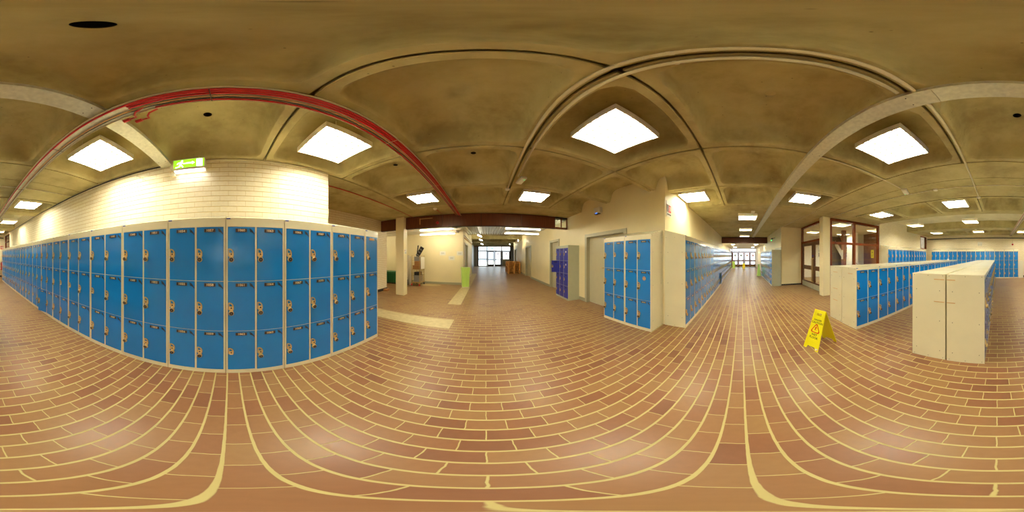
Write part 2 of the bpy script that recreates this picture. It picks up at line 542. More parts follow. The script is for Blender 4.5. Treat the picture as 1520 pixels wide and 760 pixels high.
# flat planks, each with an open joint between
flat(-4.1, 4.4, 4.357, 5.19)
for x0, x1 in ((-4.1, -3.42), (-3.41, -2.78), (-2.77, -2.137)):
    flat(x0, x1, 1.30, 4.345)
flat(-2.3, 4.365, -2.70+G/2, -2.157)
flat(-2.3, 5.25, -3.643, -2.70-G/2)
flat(5.26, 12.0, -3.05, -2.70-G/2)
flat(-2.3, 4.365, -5.30, -5.007)
flat(4.375, 5.25, -5.30, -3.655)
flat(4.375, 12.0, -2.70+G/2, 1.75)
flat(-2.3, 5.25, -8.75, -8.04, 2.83, 3.30)
flat(-2.3, 5.25, -11.0, -10.06)
flat(4.375, 5.25, -10.05, -8.755)
flat(-4.2, -2.137, -10.9, -8.04)
struct('ceiling_planks', b)
b = MB(); b.box(-4.2, 5.25, -8.05, -5.29, 3.20, 3.32, 'concrete_light'); struct('ceiling_raised_bay', b)
b = MB(); b.box(3.07, 4.37, 1.75, 5.2, 3.3, 3.35, 'concrete'); struct('ceiling_infill', b)

def wall(name, axis, fixed0, fixed1, a0, a1, z0, z1, m, openings=()):
    """axis 'Y': wall runs along Y between fixed X values; 'X': runs along X."""
    b = MB()
    def bx(p0, p1, q0, q1):
        if p1-p0 < 1e-4 or q1-q0 < 1e-4: return
        if axis == 'Y': b.box(fixed0, fixed1, p0, p1, q0, q1, m)
        else: b.box(p0, p1, fixed0, fixed1, q0, q1, m)
    cur = a0
    for (o0, o1, oz0, oz1) in sorted(openings):
        bx(cur, o0, z0, z1); bx(o0, o1, z0, oz0); bx(o0, o1, oz1, z1); cur = o1
    bx(cur, a1, z0, z1)
    return struct(name, b)
ZW = 3.34
wall('wall_left', 'Y', -2.28, -2.08, -10.85, 1.44, 0, ZW, 'brick_y', [(-10.6, -9.25, 1.88, 2.74)])
wall('wall_alcove_return', 'X', 1.30, 1.44, -4.05, -2.28, 0, ZW, 'brick_x')
wall('wall_alcove', 'Y', -4.05, -3.88, 1.44, 5.60, 0, ZW, 'brick_y')
wall('wall_alcove_back', 'X', 5.45, 5.60, -7.2, -4.05, 0, ZW, 'white_plaster')
wall('wall_far_left', 'Y', -7.3, -7.1, 5.3, 8.0, 0, ZW, 'white_plaster')
wall('wall_end', 'X', 7.85, 8.0, -7.2, -1.08, 0, ZW, 'plaster')
wall('wall_corridor_left', 'Y', -1.23, -1.08, 8.0, 12.4, 0, ZW, 'plaster', [(8.45, 9.75, 0, 2.05)])
wall('wall_right', 'Y', 2.85, 3.05, 1.47, 16.3, 0, ZW, 'plaster', [(2.50, 3.98, 0, 1.99), (5.93, 6.76, 0, 2.03), (9.98, 11.3, 0, 2.03), (14.75, 15.8, 0, 2.03)])
wall('wall_corridor_right', 'X', 1.45, 1.62, 2.851, 22.0, 0, ZW, 'plaster')
wall('wall_block', 'Y', 7.6, 7.8, -2.95, -1.88, 0, ZW, 'plaster')
wall('wall_block_side', 'X', -2.08, -1.88, 7.801, 22.0, 0, ZW, 'plaster')
wall('wall_east', 'Y', 5.0, 5.2, -10.85, -5.65, 0, ZW, 'brick_y', [(-10.75, -9.75, 1.9, 2.78)])
wall('wall_back', 'X', -11.0, -10.85, -4.2, 5.25, 0, ZW, 'brick_x')
# beyond the windows
b = MB(); b.box(-3.3, -2.9, -11, -8, 0, 3.3, 'brownwood'); struct('wall_behind_window', b)
b = MB(); b.box(5.7, 5.9, -13.0, -7.6, 0, 3.34, 'blindgrey'); struct('wall_behind_glazing', b)
# pillars
b = MB(); b.box(-3.09, -2.76, 5.03, 5.29, 0, ZC, 'plaster', 0.008); struct('wall_pillar', b)
b = MB(); b.box(4.97, 5.24, -3.0, -2.71, 0, ZC, 'plaster', 0.008); struct('wall_pillar', b)

# baseboards
b = MB(); b.box(-3.88, -3.865, 1.46, 5.6, 0, 0.1, 'skirt'); struct('baseboard_alcove', b)
b = MB(); b.box(-7.0, -1.08, 7.835, 7.85, 0, 0.11, 'skirt_grey'); struct('baseboard_end', b)
b = MB()
for y0, y1 in ((4.07, 5.86), (6.84, 9.9), (11.4, 14.7), (15.9, 16.3)): b.box(2.835, 2.85, y0, y1, 0, 0.11, 'skirt_grey')
struct('baseboard_right', b)
b = MB(); b.box(7.585, 7.6, -2.95, -1.88, 0, 0.06, 'skirt'); struct('baseboard_block', b)
b = MB(); b.box(-2.0, 5.0, -10.85, -10.835, 0, 0.12, 'skirt'); struct('baseboard_back', b)

# fascia over corridor A : panels with dark joints
b = MB()
xs = [-3.88, -2.70, -1.407, -0.138, 1.164, 2.37]
for x0, x1 in zip(xs[:-1], xs[1:]):
    b.box(x0+0.007, x1-0.007, 5.19, 5.215, 2.40, 2.81, 'fascia')
b.box(-3.88, 2.85, 5.216, 5.30, 2.39, 2.83, 'fascia')if False else None
b.box(-3.88, 2.37, 5.217, 5.30, 2.39, 2.825, 'skirt')
b.box(2.37, 2.85, 5.19, 5.30, 2.39, 2.45, 'mahog')
b.box(2.37, 2.85, 5.19, 5.30, 2.79, 2.825, 'skirt')
b.box(2.60, 2.62, 5.19, 5.24, 2.45, 2.79, 'mahog')
b.box(2.82, 2.85, 5.19, 5.24, 2.45, 2.79, 'mahog')
struct('trim_1', b)
b = MB(); b.box(2.37, 2.82, 5.205, 5.209, 2.45, 2.79, 'glass'); struct('window_transom', b)
# fascia over corridor B
b = MB()
ys = [-1.88, -0.95, 0.25, 1.45]
for y0, y1 in zip(ys[:-1], ys[1:]): b.box(11.8, 11.83, y0+0.005, y1-0.005, 2.37, 2.76, 'fascia')
b.box(11.832, 11.95, -1.88, 1.45, 2.36, 2.80, 'skirt')
struct('trim_2', b)
# ceilings beyond
b = MB()
b.box(11.95, 22.2, -2.1, 1.6, 2.40, 2.5, 'white_plaster')
struct('ceiling_corridor_far', b)
b = MB()
x = -7.2
N = 72
vs = []; 
prof = []
xx = -1.30
while xx < 3.0:
    prof += [(xx, 2.72), (xx+0.05, 2.72), (xx+0.07, 2.77), (xx+0.12, 2.77)]
    xx += 0.14
n = len(prof)
b.add([(p[0], 5.3, p[1]) for p in prof]+[(p[0], 9.7, p[1]) for p in prof], [(i, i+1, n+i+1, n+i) for i in range(n-1)], 'galv')
struct('ceiling_metal_deck', b)
b = MB(); b.box(-7.2, -1.30, 5.3, 8.0, 2.56, 2.62, 'white_plaster')
for yy in (5.75, 6.5): b.box(-7.2, -1.0, yy, yy+0.09, 2.50, 2.56, 'white_plaster')
struct('ceiling_side_bay', b)
b = MB(); b.box(-4.0, 4.6, 9.7, 22.2, 3.0, 3.1, 'concrete')
for yy in (9.7, 12.5, 15.3, 18.1, 20.9): b.box(-4.0, 4.6, yy, yy+0.35, 2.74, 3.0, 'concrete')
struct('ceiling_concrete_beams', b)
# far hall of corridor A
b = MB(); b.box(-1.35, -1.08, 12.4, 13.0, 0, 3.0, 'concrete_light'); struct('wall_column', b)
wall('wall_hall_left', 'Y', -1.75, -1.55, 13.0, 22.2, 0, 3.0, 'sheet')
wall('wall_hall_right', 'Y', 4.0, 4.2, 16.3, 22.2, 0, 3.0, 'sheet')
wall('wall_hall_step', 'X', 16.15, 16.3, 3.05, 4.2, 0, 3.0, 'plaster')
# lobby behind the mahogany screens
wall('wall_lobby_back', 'X', -7.5, -7.3, 7.85, 10.0, 0, ZW, 'white_plaster')
wall('wall_lobby_side', 'Y', 10.0, 10.2, -7.5, -5.6, 0, ZW, 'blindgrey')
wall('wall_lobby_end', 'Y', 10.0, 10.2, -5.599, -2.1, 0, ZW, 'white_plaster')
wall('wall_lobby_panel', 'X', -7.5, -7.3, 5.2, 7.85, 0, ZW, 'brownwood')
b = MB(); b.box(7.5, 8.35, -6.5, -6.3, 0, 2.83, 'white_plaster'); struct('wall_lobby_stair', b)
b = MB(); b.box(5.2, 10.2, -7.5, -3.05, 2.83, 2.95, 'concrete_light'); struct('ceiling_lobby', b)

# doors in the right wall ------------------------------------------------
def side_door(name, X, y0, y1, z1, side, double=False, frame_m='trimgrey', leaf_m='doorgrey', handle=True, rec=0.10):
    """a door in a wall that runs along Y; side=-1 seen from -X, +1 seen from +X"""
    f = MB()
    s = side
    def bx(mb, a0, a1, yy0, yy1, zz0, zz1, m, bev=0):
        xa, xb = X+s*a0, X+s*a1
        mb.box(min(xa, xb), max(xa, xb), yy0, yy1, zz0, zz1, m, bev)
    fw = 0.08
    bx(f, -0.195, 0.02, y0-fw, y0+0.012, 0.002, z1+fw, frame_m); bx(f, -0.195, 0.02, y1-0.012, y1+fw, 0.002, z1+fw, frame_m)
    bx(f, -0.195, 0.0195, y0+0.012, y1-0.012, z1-0.012, z1+fw-0.001, frame_m)
    root = f.obj(name); root['kind'] = 'structure'
    leaves = [(y0, y1)] if not double else [(y0, (y0+y1)/2), ((y0+y1)/2, y1)]
    for a, c in leaves:
        l = MB(); bx(l, -rec-0.045, -rec, a+(0.013 if a == y0 else 0.003), c-(0.013 if c == y1 else 0.003), 0.008, z1-0.014, leaf_m); l.obj('door_leaf', root)
    if handle:
        h = MB()
        yh = (y0+y1)/2+0.05 if double else y0+0.08
        bx(h, -rec, -rec+0.008, yh-0.02, yh+0.02, 0.95, 1.17, 'steel')
        h.tube([(X+s*(-rec+0.006), yh, 1.10), (X+s*(-rec+0.05), yh, 1.10), (X+s*(-rec+0.05), yh+0.11, 1.10)], 0.009, 'steel')
        h.cyl((X+s*(-rec), yh, 0.99), (s, 0, 0), 0.012, 0.012, 'steel')
        h.obj('door_handle', root)
    return root
side_door('door_1', 2.85, 2.50, 3.98, 1.99, -1, double=True)
side_door('door_2', 2.85, 5.93, 6.76, 2.03, -1)
side_door('door_3', 2.85, 9.98, 11.3, 2.03, -1, double=True)
side_door('door_4', 2.85, 14.75, 15.8, 2.03, -1)
side_door('door_5', -1.08, 8.45, 9.75, 2.05, 1, double=True, leaf_m='trimgrey')

# end glazing corridor A ----------------------------------------------------
def end_glazing_A():
    Y = 22.2
    f = MB()
    d0, d1 = Y-0.05, Y+0.05
    f.box(-1.55, 4.0, d0, d1, 2.68, 3.0, 'brownwood')
    mull = [(-1.12, -0.95), (0.15, 0.25), (2.14, 2.26), (3.35, 3.5)]
    for a, c in mull: f.box(a, c, d0, d1, 0, 2.68, 'darkmetal')
    f.box(-0.95, 3.35, d0, d1, 2.06, 2.16, 'darkmetal')
    f.box(-0.95, 0.15, d0, d1, 0.93, 1.03, 'darkmetal'); f.box(-0.95, 0.15, d0, d1, 0, 0.09, 'darkmetal')
    f.box(-1.55, -1.12, d0, d1, 0, 2.68, 'sheet'); f.box(3.5, 4.0, d0, d1, 0, 2.68, 'sheet')
    root = f.obj('door_6'); root['kind'] = 'structure'
    g = MB()
    g.box(-0.95, 0.15, Y-0.004, Y+0.004, 0.09, 0.93, 'glass'); g.box(-0.95, 0.15, Y-0.004, Y+0.004, 1.03, 2.06, 'glass'); g.box(-0.95, 3.35, Y-0.004, Y+0.004, 2.16, 2.68, 'glass')
    g.obj('pane', root)
    for a, c in ((0.25, 1.18), (1.21, 2.14)):
        l = MB()
        l.box(a+0.01, a+0.11, d0, d1, 0.01, 2.05, 'darkmetal'); l.box(c-0.11, c-0.01, d0, d1, 0.01, 2.05, 'darkmetal')
        for z0, z1 in ((0.01, 0.28), (0.90, 1.0), (1.95, 2.05)): l.box(a+0.11, c-0.11, d0, d1, z0, z1, 'darkmetal')
        lo = l.obj('door_leaf', root)
        g = MB(); g.box(a+0.11, c-0.11, Y-0.004, Y+0.004, 0.28, 0.90, 'glass'); g.box(a+0.11, c-0.11, Y-0.004, Y+0.004, 1.0, 1.95, 'glass'); g.obj('pane', lo)
    l = MB(); l.box(2.27, 3.34, d0, d1, 0.01, 1.0, 'trimgrey')
    l.box(2.27, 2.40, d0, d1, 1.0, 2.05, 'darkmetal'); l.box(3.2, 3.34, d0, d1, 1.0, 2.05, 'darkmetal'); l.box(2.4, 3.2, d0, d1, 1.95, 2.05, 'darkmetal')
    lo = l.obj('door_leaf', root)
    g = MB(); g.box(2.4, 3.2, Y-0.004, Y+0.004, 1.0, 1.95, 'glass'); g.obj('pane', lo)
end_glazing_A()
for x, lab in ((1.68, 'small red and blue notice on the glazed door leaf of the far exit'), (2.82, 'small red and blue notice on the half-panelled far exit door')):
    b = MB(); b.box(x-0.13, x+0.13, 22.185, 22.195, 1.62, 1.78, 'paper')
    b.cyl((x, 22.184, 1.72), (0, -1, 0), 0.07, 0.003, 'signred', n=20); b.box(x-0.12, x+0.12, 22.180, 22.184, 1.62, 1.67, 'blueled' if False else 'royal')
    tag(b.obj('door_notice'), lab, 'notice', 'notices on the far exit doors')
b = MB(); b.box(0.75, 1.05, 22.11, 22.14, 2.42, 2.56, 'led'); b.box(0.88, 0.92, 22.12, 22.14, 2.56, 2.70, 'white'); tag(b.obj('exit_sign'), 'small green exit sign hanging above the far glazed exit doors', 'exit sign')
b = MB()
for zz in (2.86, 2.93): b.tube([(-1.5, 21.9, zz), (4.0, 21.9, zz)], 0.025, 'black')
tag(b.obj('ceiling_pipe'), 'pair of dark pipes crossing above the far glazed exit doors', 'pipe')

# end doors corridor B ------------------------------------------------------
def end_glazing_B():
    X = 22.0; d0, d1 = X-0.05, X+0.05
    f = MB()
    f.box(d0, d1, -2.1, 1.45, 1.94, 2.05, 'mahog'); f.box(d0, d1, -2.1, 1.45, 2.36, 2.40, 'mahog')
    for y in (1.33, -2.0): f.box(d0, d1, y-0.07, y+0.07, 0, 2.36, 'mahog')
    for y in (0.35, -0.33, -1.2): f.box(d0, d1, y-0.02, y+0.02, 2.05, 2.36, 'mahog')
    f.box(d0, d1, -2.9, -2.08, 0, 2.5, 'fascia')
    root = f.obj('door_7'); root['kind'] = 'structure'
    g = MB(); g.box(X-0.004, X+0.004, -2.0, 1.33, 2.05, 2.36, 'glass'); g.obj('pane', root)
    ys = [1.26, 0.46, -0.34, -1.14, -1.93]
    for i in range(4):
        a, c = ys[i+1]+0.005, ys[i]-0.005
        l = MB()
        l.box(d0, d1, a, a+0.13, 0.01, 1.93, 'mahog'); l.box(d0, d1, c-0.13, c, 0.01, 1.93, 'mahog')
        for z0, z1 in ((0.13, 0.30), (0.70, 0.88), (1.82, 1.93)): l.box(d0, d1, a+0.13, c-0.13, z0, z1, 'mahog')
        l.box(d0-0.003, d1, a+0.13, c-0.13, 0.01, 0.13, 'steel')
        lo = l.obj('door_leaf', root)
        g = MB(); g.box(X-0.004, X+0.004, a+0.13, c-0.13, 0.30, 0.70, 'glass'); g.box(X-0.004, X+0.004, a+0.13, c-0.13, 0.88, 1.82, 'glass'); g.obj('pane', lo)
        col = 'green' if i < 2 else 'signred'
        s = MB(); s.cyl((X-0.05, (a+c)/2, 1.48), (-1, 0, 0), 0.14, 0.01, col, n=24)
        s.box(X-0.064, X-0.060, (a+c)/2-0.09, (a+c)/2+0.09, 1.45, 1.50, 'paper')
        tag(s.obj('door_sticker'), ('round green sticker on the %s glazed corridor door from the locker side' if i < 2 else 'round red sticker on the %s glazed corridor door from the locker side') % ORD[i], 'sticker', 'stickers on the corridor end doors')
    b2 = MB(); b2.box(20.9, 22.0, -1.85, 1.42, 0.001, 0.006, 'darkvoid'); tag(b2.obj('door_mat'), 'dark entrance mat in front of the wooden corridor end doors', 'mat')
end_glazing_B()
# outside
b = MB(); b.box(-30, 40, 22.3, 60, -0.12, -0.02, 'pavement'); struct('pavement_north', b)
b = MB(); b.box(24.5, 60, -30, 21, -0.12, -0.02, 'pavement'); struct('pavement_east', b)
b = MB(); b.box(-12, 3.0, 44, 46, 0, 4.5, 'outwall'); struct('wall_outside_building', b)

# ---- mahogany double doors (plane Y=-2.95) -------------------------------
def screen_doors():
    Y = -2.95; d0, d1 = Y-0.05, Y+0.05
    x0, x1 = 5.27, 7.58
    f = MB()
    f.box(x0, x0+0.07, d0, d1, 0, 2.82, 'mahog'); f.box(x1-0.09, x1, d0, d1, 0, 2.82, 'mahog')
    f.box(x0+0.07, x1-0.09, d0, d1, 2.74, 2.82, 'mahog'); f.box(x0+0.07, x1-0.09, d0, d1, 2.02, 2.11, 'mahog')
    root = f.obj('door_8'); root['kind'] = 'structure'
    g = MB(); g.box(x0+0.07, x1-0.09, Y-0.004, Y+0.004, 2.11, 2.74, 'glass'); g.obj('pane', root)
    mid = 6.23
    for a, c, hs in ((x0+0.075, mid-0.003, 1), (mid+0.003, x1-0.095, -1)):
        l = MB(); d2, d3 = Y-0.025, Y+0.025
        l.box(a, a+0.14, d2, d3, 0.01, 2.015, 'leafwood'); l.box(c-0.14, c, d2, d3, 0.01, 2.015, 'leafwood')
        for z0, z1 in ((0.20, 0.30), (0.82, 1.0), (1.88, 2.015)): l.box(a+0.14, c-0.14, d2, d3, z0, z1, 'leafwood')
        l.box(a+0.14, c-0.14, d2, d3, 0.01, 0.20, 'leafwood')
        lo = l.obj('door_leaf', root)
        g = MB(); g.box(a+0.14, c-0.14, Y-0.004, Y+0.004, 0.30, 0.82, 'glass'); g.box(a+0.14, c-0.14, Y-0.004, Y+0.004, 1.0, 1.88, 'glass'); g.obj('pane', lo)
        k = MB(); k.box(a+0.005, c-0.005, d3, d3+0.003, 0.015, 0.24, 'trimgrey'); k.obj('kick_plate', lo)
        h = MB(); hx = c-0.06 if hs == 1 else a+0.06
        h.tube([(hx, d3, 0.32), (hx, d3+0.06, 0.34), (hx, d3+0.06, 1.30), (hx, d3, 1.32)], 0.013, 'steel')
        h.obj('pull_handle', lo)
screen_doors()
b = MB(); b.box(6.16, 6.30, -2.915, -2.912, 1.40, 1.46, 'royal'); tag(b.obj('door_plate'), 'small blue plate where the mahogany double doors meet', 'sign')
b = MB(); b.box(5.50, 5.78, -2.938, -2.935, 1.36, 1.60, 'paper'); b.box(5.53, 5.75, -2.934, -2.933, 1.40, 1.55, 'papergrey'); tag(b.obj('paper_notice'), 'lower of two papers behind the glass of the mahogany door', 'notice', 'papers on the mahogany door')
b = MB(); b.box(5.52, 5.78, -2.938, -2.935, 1.64, 1.84, 'paper'); tag(b.obj('paper_notice'), 'upper of two papers behind the glass of the mahogany door', 'notice', 'papers on the mahogany door')
# ---- mahogany glazed screen (plane X=5.0) --------------------------------
def screen_window():
    X = 5.06; d0, d1 = X-0.05, X+0.05
    y0, y1 = -5.64, -3.02
    f = MB(); w = 0.09
    f.box(d0, d1, y0, y0+w, 0, 2.82, 'mahog'); f.box(d0, d1, y1-w, y1, 0, 2.82, 'mahog')
    f.box(d0, d1, -4.22, -4.12, 0, 2.82, 'mahog')
    for z0, z1 in ((0, 0.2), (2.73, 2.82), (1.86, 1.95), (0.85, 0.95)):
        for a, c in ((y0+w, -4.22), (-4.12, y1-w)): f.box(d0+0.004, d1-0.004, a, c, z0, z1, 'mahog')
    root = f.obj('window_1'); root['kind'] = 'structure'
    for a, c in ((y0+w, -4.22), (-4.12, y1-w)):
        g = MB()
        for z0, z1 in ((0.2, 0.85), (0.95, 1.86), (1.95, 2.73)): g.box(X-0.004, X+0.004, a, c, z0, z1, 'glass')
        g.obj('pane', root)
screen_window()
for nm, X, y0, y1, z0, z1 in (('window_2', 5.06, -10.75, -9.75, 1.9, 2.78), ('window_3', -2.12, -10.6, -9.25, 1.88, 2.74)):
    f = MB(); w = 0.06; d0, d1 = X-0.05, X+0.05
    f.box(d0, d1, y0, y0+w, z0, z1, 'mahog'); f.box(d0, d1, y1-w, y1, z0, z1, 'mahog'); f.box(d0, d1, y0+w, y1-w, z0, z0+w, 'mahog'); f.box(d0, d1, y0+w, y1-w, z1-w, z1, 'mahog')
    if nm == 'window_3': f.box(d0, d1, y0+w, y1-w, 2.28, 2.33, 'mahog')
    root = f.obj(nm); root['kind'] = 'structure'
    g = MB(); g.box(X-0.004, X+0.004, y0+w, y1-w, z0+w, z1-w, 'glass'); g.obj('pane', root)
# lobby contents
b = MB(); b.box(7.15, 7.35, -5.35, -5.15, 0, 2.83, 'brownwood'); struct('wall_lobby_column', b)
def stairs():
    root = empty('staircase', 'white staircase rising diagonally behind the mahogany glazed screen', 'staircase', (7.4, -6.9, 0))
    s = MB(); s.prism([(0, 0), (0.35, 0), (2.5, 2.15), (2.5, 2.55), (0, 0.15)], -0.35, -0.29, 'white_plaster'); s.obj('stringer', root)
    s = MB(); s.prism([(0, 0), (0.35, 0), (2.5, 2.15), (2.5, 2.55), (0, 0.15)], 0.45, 0.51, 'white_plaster'); s.obj('stringer', root)
    for i in range(11):
        t = MB(); t.box(0.08+i*0.21, 0.36+i*0.21, -0.288, 0.448, 0.13+i*0.21, 0.17+i*0.21, 'blindgrey'); t.obj('tread', root)
    h = MB(); h.tube([(0.05, 0.54, 0.95), (2.4, 0.54, 3.2-0.02)], 0.02, 'mahog'); h.obj('handrail', root)
stairs()
b = MB(); b.box(6.92, 7.16, -7.29, -7.28, 1.30, 1.80, 'yellow')
b.box(6.99, 7.09, -7.279, -7.276, 1.62, 1.65, 'signblack'); b.box(7.025, 7.055, -7.279, -7.276, 1.58, 1.70, 'signblack')
for z in (1.38, 1.44, 1.50): b.box(6.96, 7.12, -7.279, -7.276, z, z+0.02, 'signblack')
tag(b.obj('yellow_notice'), 'yellow notice with black print on the brown lobby panelling', 'notice')
b = MB(); b.box(6.52, 6.70, -7.29, -7.28, 1.25, 1.42, 'signred'); tag(b.obj('red_notice'), 'small red notice beside the yellow one on brown lobby panelling', 'notice')
b = MB(); b.box(7.35, 7.352, -5.34, -5.18, 1.2, 1.7, 'paper') if False else b.box(7.17, 7.33, -5.149, -5.146, 1.25, 1.75, 'paper')
tag(b.obj('paper_notice'), 'tall white sheet on the brown lobby column', 'notice')
b = MB(); b.prism([(5.85, 0), (6.7, 0), (6.7, 2.02), (5.85, 2.02)], -7.299, -7.27, 'mahog')
o = b.obj('door_9'); o['kind'] = 'structure'

# ------------------------------------------------------------ LIGHTS
def square_light_meshes():
    s = 0.31
    body = MB()
    body.box(-s, s, -s, s, 0.075, 0.085, 'offwhite_metal')
    for (a, c, e, f) in ((-s, s, -s, -s+0.012), (-s, s, s-0.012, s), (-s, -s+0.012, -s+0.012, s-0.012), (s-0.012, s, -s+0.012, s-0.012)):
        body.box(a, c, e, f, 0, 0.075, 'offwhite_metal')
    diff = MB(); diff.box(-s+0.013, s-0.013, -s+0.013, s-0.013, 0.034, 0.04, 'lamp')
    lv = MB(); k = 6; w = (2*s-0.03)/k
    for i in range(1, k):
        p = -s+0.015+i*w
        lv.box(p-0.003, p+0.003, -s+0.013, s-0.013, 0.004, 0.030, 'lens')
        lv.box(-s+0.013, s-0.013, p-0.003, p+0.003, 0.0045, 0.0295, 'lens')
    rods = MB(); rods.cyl((0, 0, 0.086), (0, 0, 1), 0.004, 0.22, 'conduit', n=6)
    return body.mesh('housing'), diff.mesh('diffuser'), lv.mesh('louvre'), rods.mesh('rod')
lm = square_light_meshes()
lamps = [
 (-1.48, -1.50, 2.875, 'bright square ceiling light beside the exit sign and trunking over the blue lockers', 0),
 (-1.48, 1.10, 2.875, 'bright square ceiling light above the end of the painted brick wall', 0),
 (1.12, 1.10, 2.875, 'largest square ceiling light, in the coffer before the grey double door', 0),
 (1.12, -1.50, 2.875, 'bright square ceiling light above the yellow folding floor sign', 0),
 (-1.48, 3.70, 2.875, 'square ceiling light beyond the red conduits, before the brown fascia and pillar', 0),
 (1.12, 3.70, 2.875, 'square ceiling light before the brown fascia, beside the round junction box', 0),
 (3.72, 1.10, 2.875, 'square ceiling light by the red and white sign on the cream wall', 0),
 (3.72, -1.50, 2.875, 'square louvred ceiling light in front of the mahogany double doors', 0),
 (3.72, -4.30, 2.875, 'square ceiling light beside the mahogany glazed screen', 0),
 (1.12, -4.30, 2.875, 'square ceiling light over the double low locker island', 0),
 (-1.48, -4.30, 2.875, 'square ceiling light by the brick wall, past the near flat beam', 0),
 (3.72, -6.75, 2.875, 'square light hanging in the raised bay near the high glazed opening', 1),
 (1.12, -6.75, 2.875, 'square light hanging in the middle of the raised ceiling bay', 1),
 (-1.48, -6.75, 2.875, 'square light hanging in the raised bay along the painted brick wall', 1),
 (3.72, -9.50, 2.86, 'square ceiling light in the corner where east brick wall meets back wall', 0),
 (1.12, -9.50, 2.86, 'square ceiling light above the middle of the back wall lockers', 0),
 (-1.48, -9.50, 2.86, 'square ceiling light by the back wall near the red extinguisher', 0),
 (5.50, -0.20, 2.73, 'first square louvred light in the corridor past the coffers', 0),
 (8.10, -0.20, 2.73, 'second square louvred light in the corridor towards the wooden doors', 0),
 (10.7, -0.20, 2.73, 'third square louvred light in the corridor, just before the brown fascia', 0),
 (8.15, -3.85, 2.74, 'square light inside the lobby seen above the mahogany double doors', 0),
 (5.65, -3.96, 2.74, 'square light inside the lobby just behind the mahogany glazed screen', 0),
 (8.05, -5.80, 2.74, 'square light deep in the lobby by the white stair wall', 0),
 (5.75, -6.16, 2.74, 'square light in the lobby in front of the brown panelling', 0),
]
for x, y, z, lab, rods in lamps:
    r = empty('ceiling_light', lab, 'ceiling light', (x, y, z), 0, 'square ceiling light fittings')
    link('housing', lm[0], r); link('diffuser', lm[1], r); link('louvre', lm[2], r)
    if z > 2.8:
        link('rod', lm[3], r, (-0.2, 0.12, 0)); link('rod', lm[3], r, (0.2, -0.12, 0))
# battens
def batten(p0, p1, lab, rod=0.16):
    p0, p1 = Vector(p0), Vector(p1); d = (p1-p0); L = d.length; a = math.atan2(d.y, d.x)
    r = empty('fluorescent_light', lab, 'strip light', tuple(p0), a, 'bare tube strip lights')
    b = MB(); b.box(0, L, -0.03, 0.03, 0.03, 0.075, 'offwhite_metal'); b.obj('housing', r)
    b = MB(); b.cyl((0.02, 0, 0), (1, 0, 0), 0.014, L-0.04, 'tube', n=10); b.obj('tube', r)
    for e0 in (0, L-0.02):
        b = MB(); b.box(e0, e0+0.02, -0.02, 0.02, -0.02, 0.03, 'white'); b.obj('end_cap', r)
    for q in (0.25, L-0.25):
        b = MB(); b.cyl((q, 0, 0.0751), (0, 0, 1), 0.006, rod, 'conduit', n=6); b.obj('rod', r)
batten((-2.62, 6.15, 2.475), (-1.25, 6.15, 2.475), 'near bare tube light over the roll cage end wall', 0.0095)
batten((0.74, 6.15, 2.475), (2.15, 6.15, 2.475), 'near bare tube light just past the brown fascia, by the door wall', 0.24)
batten((-2.95, 6.95, 2.40), (-1.32, 6.95, 2.40), 'bare tube light close along the top of the end wall', 0.066)
batten((0.80, 6.95, 2.40), (2.35, 6.95, 2.40), 'second bare tube light crossing the passage near the door wall', 0.24)
batten((-6.6, 6.4, 2.42), (-5.1, 6.4, 2.42), 'unseen tube light added to brighten the wall behind the green bin', 0.066)  # added lamp, hidden by the alcove wall, lifts the wall past the pillar
for y, e in ((8.9, 'first'), (11.4, 'second'), (15.4, 'third')):
    batten((-0.45, y, 2.58), (-0.25, y+0.9, 2.58), e+' lengthwise tube light at the pipe side of the far passage', 0.35)
for y, e in ((11.4, 'nearer'), (15.6, 'farther')):
    batten((2.3, y, 2.58), (2.5, y+0.9, 2.58), e+' lengthwise tube light at the pallet side of the far passage', 0.35)
for x, y, e in ((13.5, 0.7, 'nearer, long locker side,'), (13.5, -1.2, 'nearer, lime bin side,'), (17.5, 0.7, 'farther, long locker side,'), (17.5, -1.2, 'farther, lime bin side,')):
    r = empty('downlight', e+' small recessed light in the low white corridor ceiling', 'ceiling light', (x, y, 2.36), 0, 'recessed corridor lights')
    b = MB(); b.box(-0.3, 0.3, -0.15, 0.15, 0.01, 0.038, 'offwhite_metal'); b.obj('housing', r)
    b = MB(); b.box(-0.28, 0.28, -0.13, 0.13, 0.0, 0.008, 'lamp'); b.obj('diffuser', r)

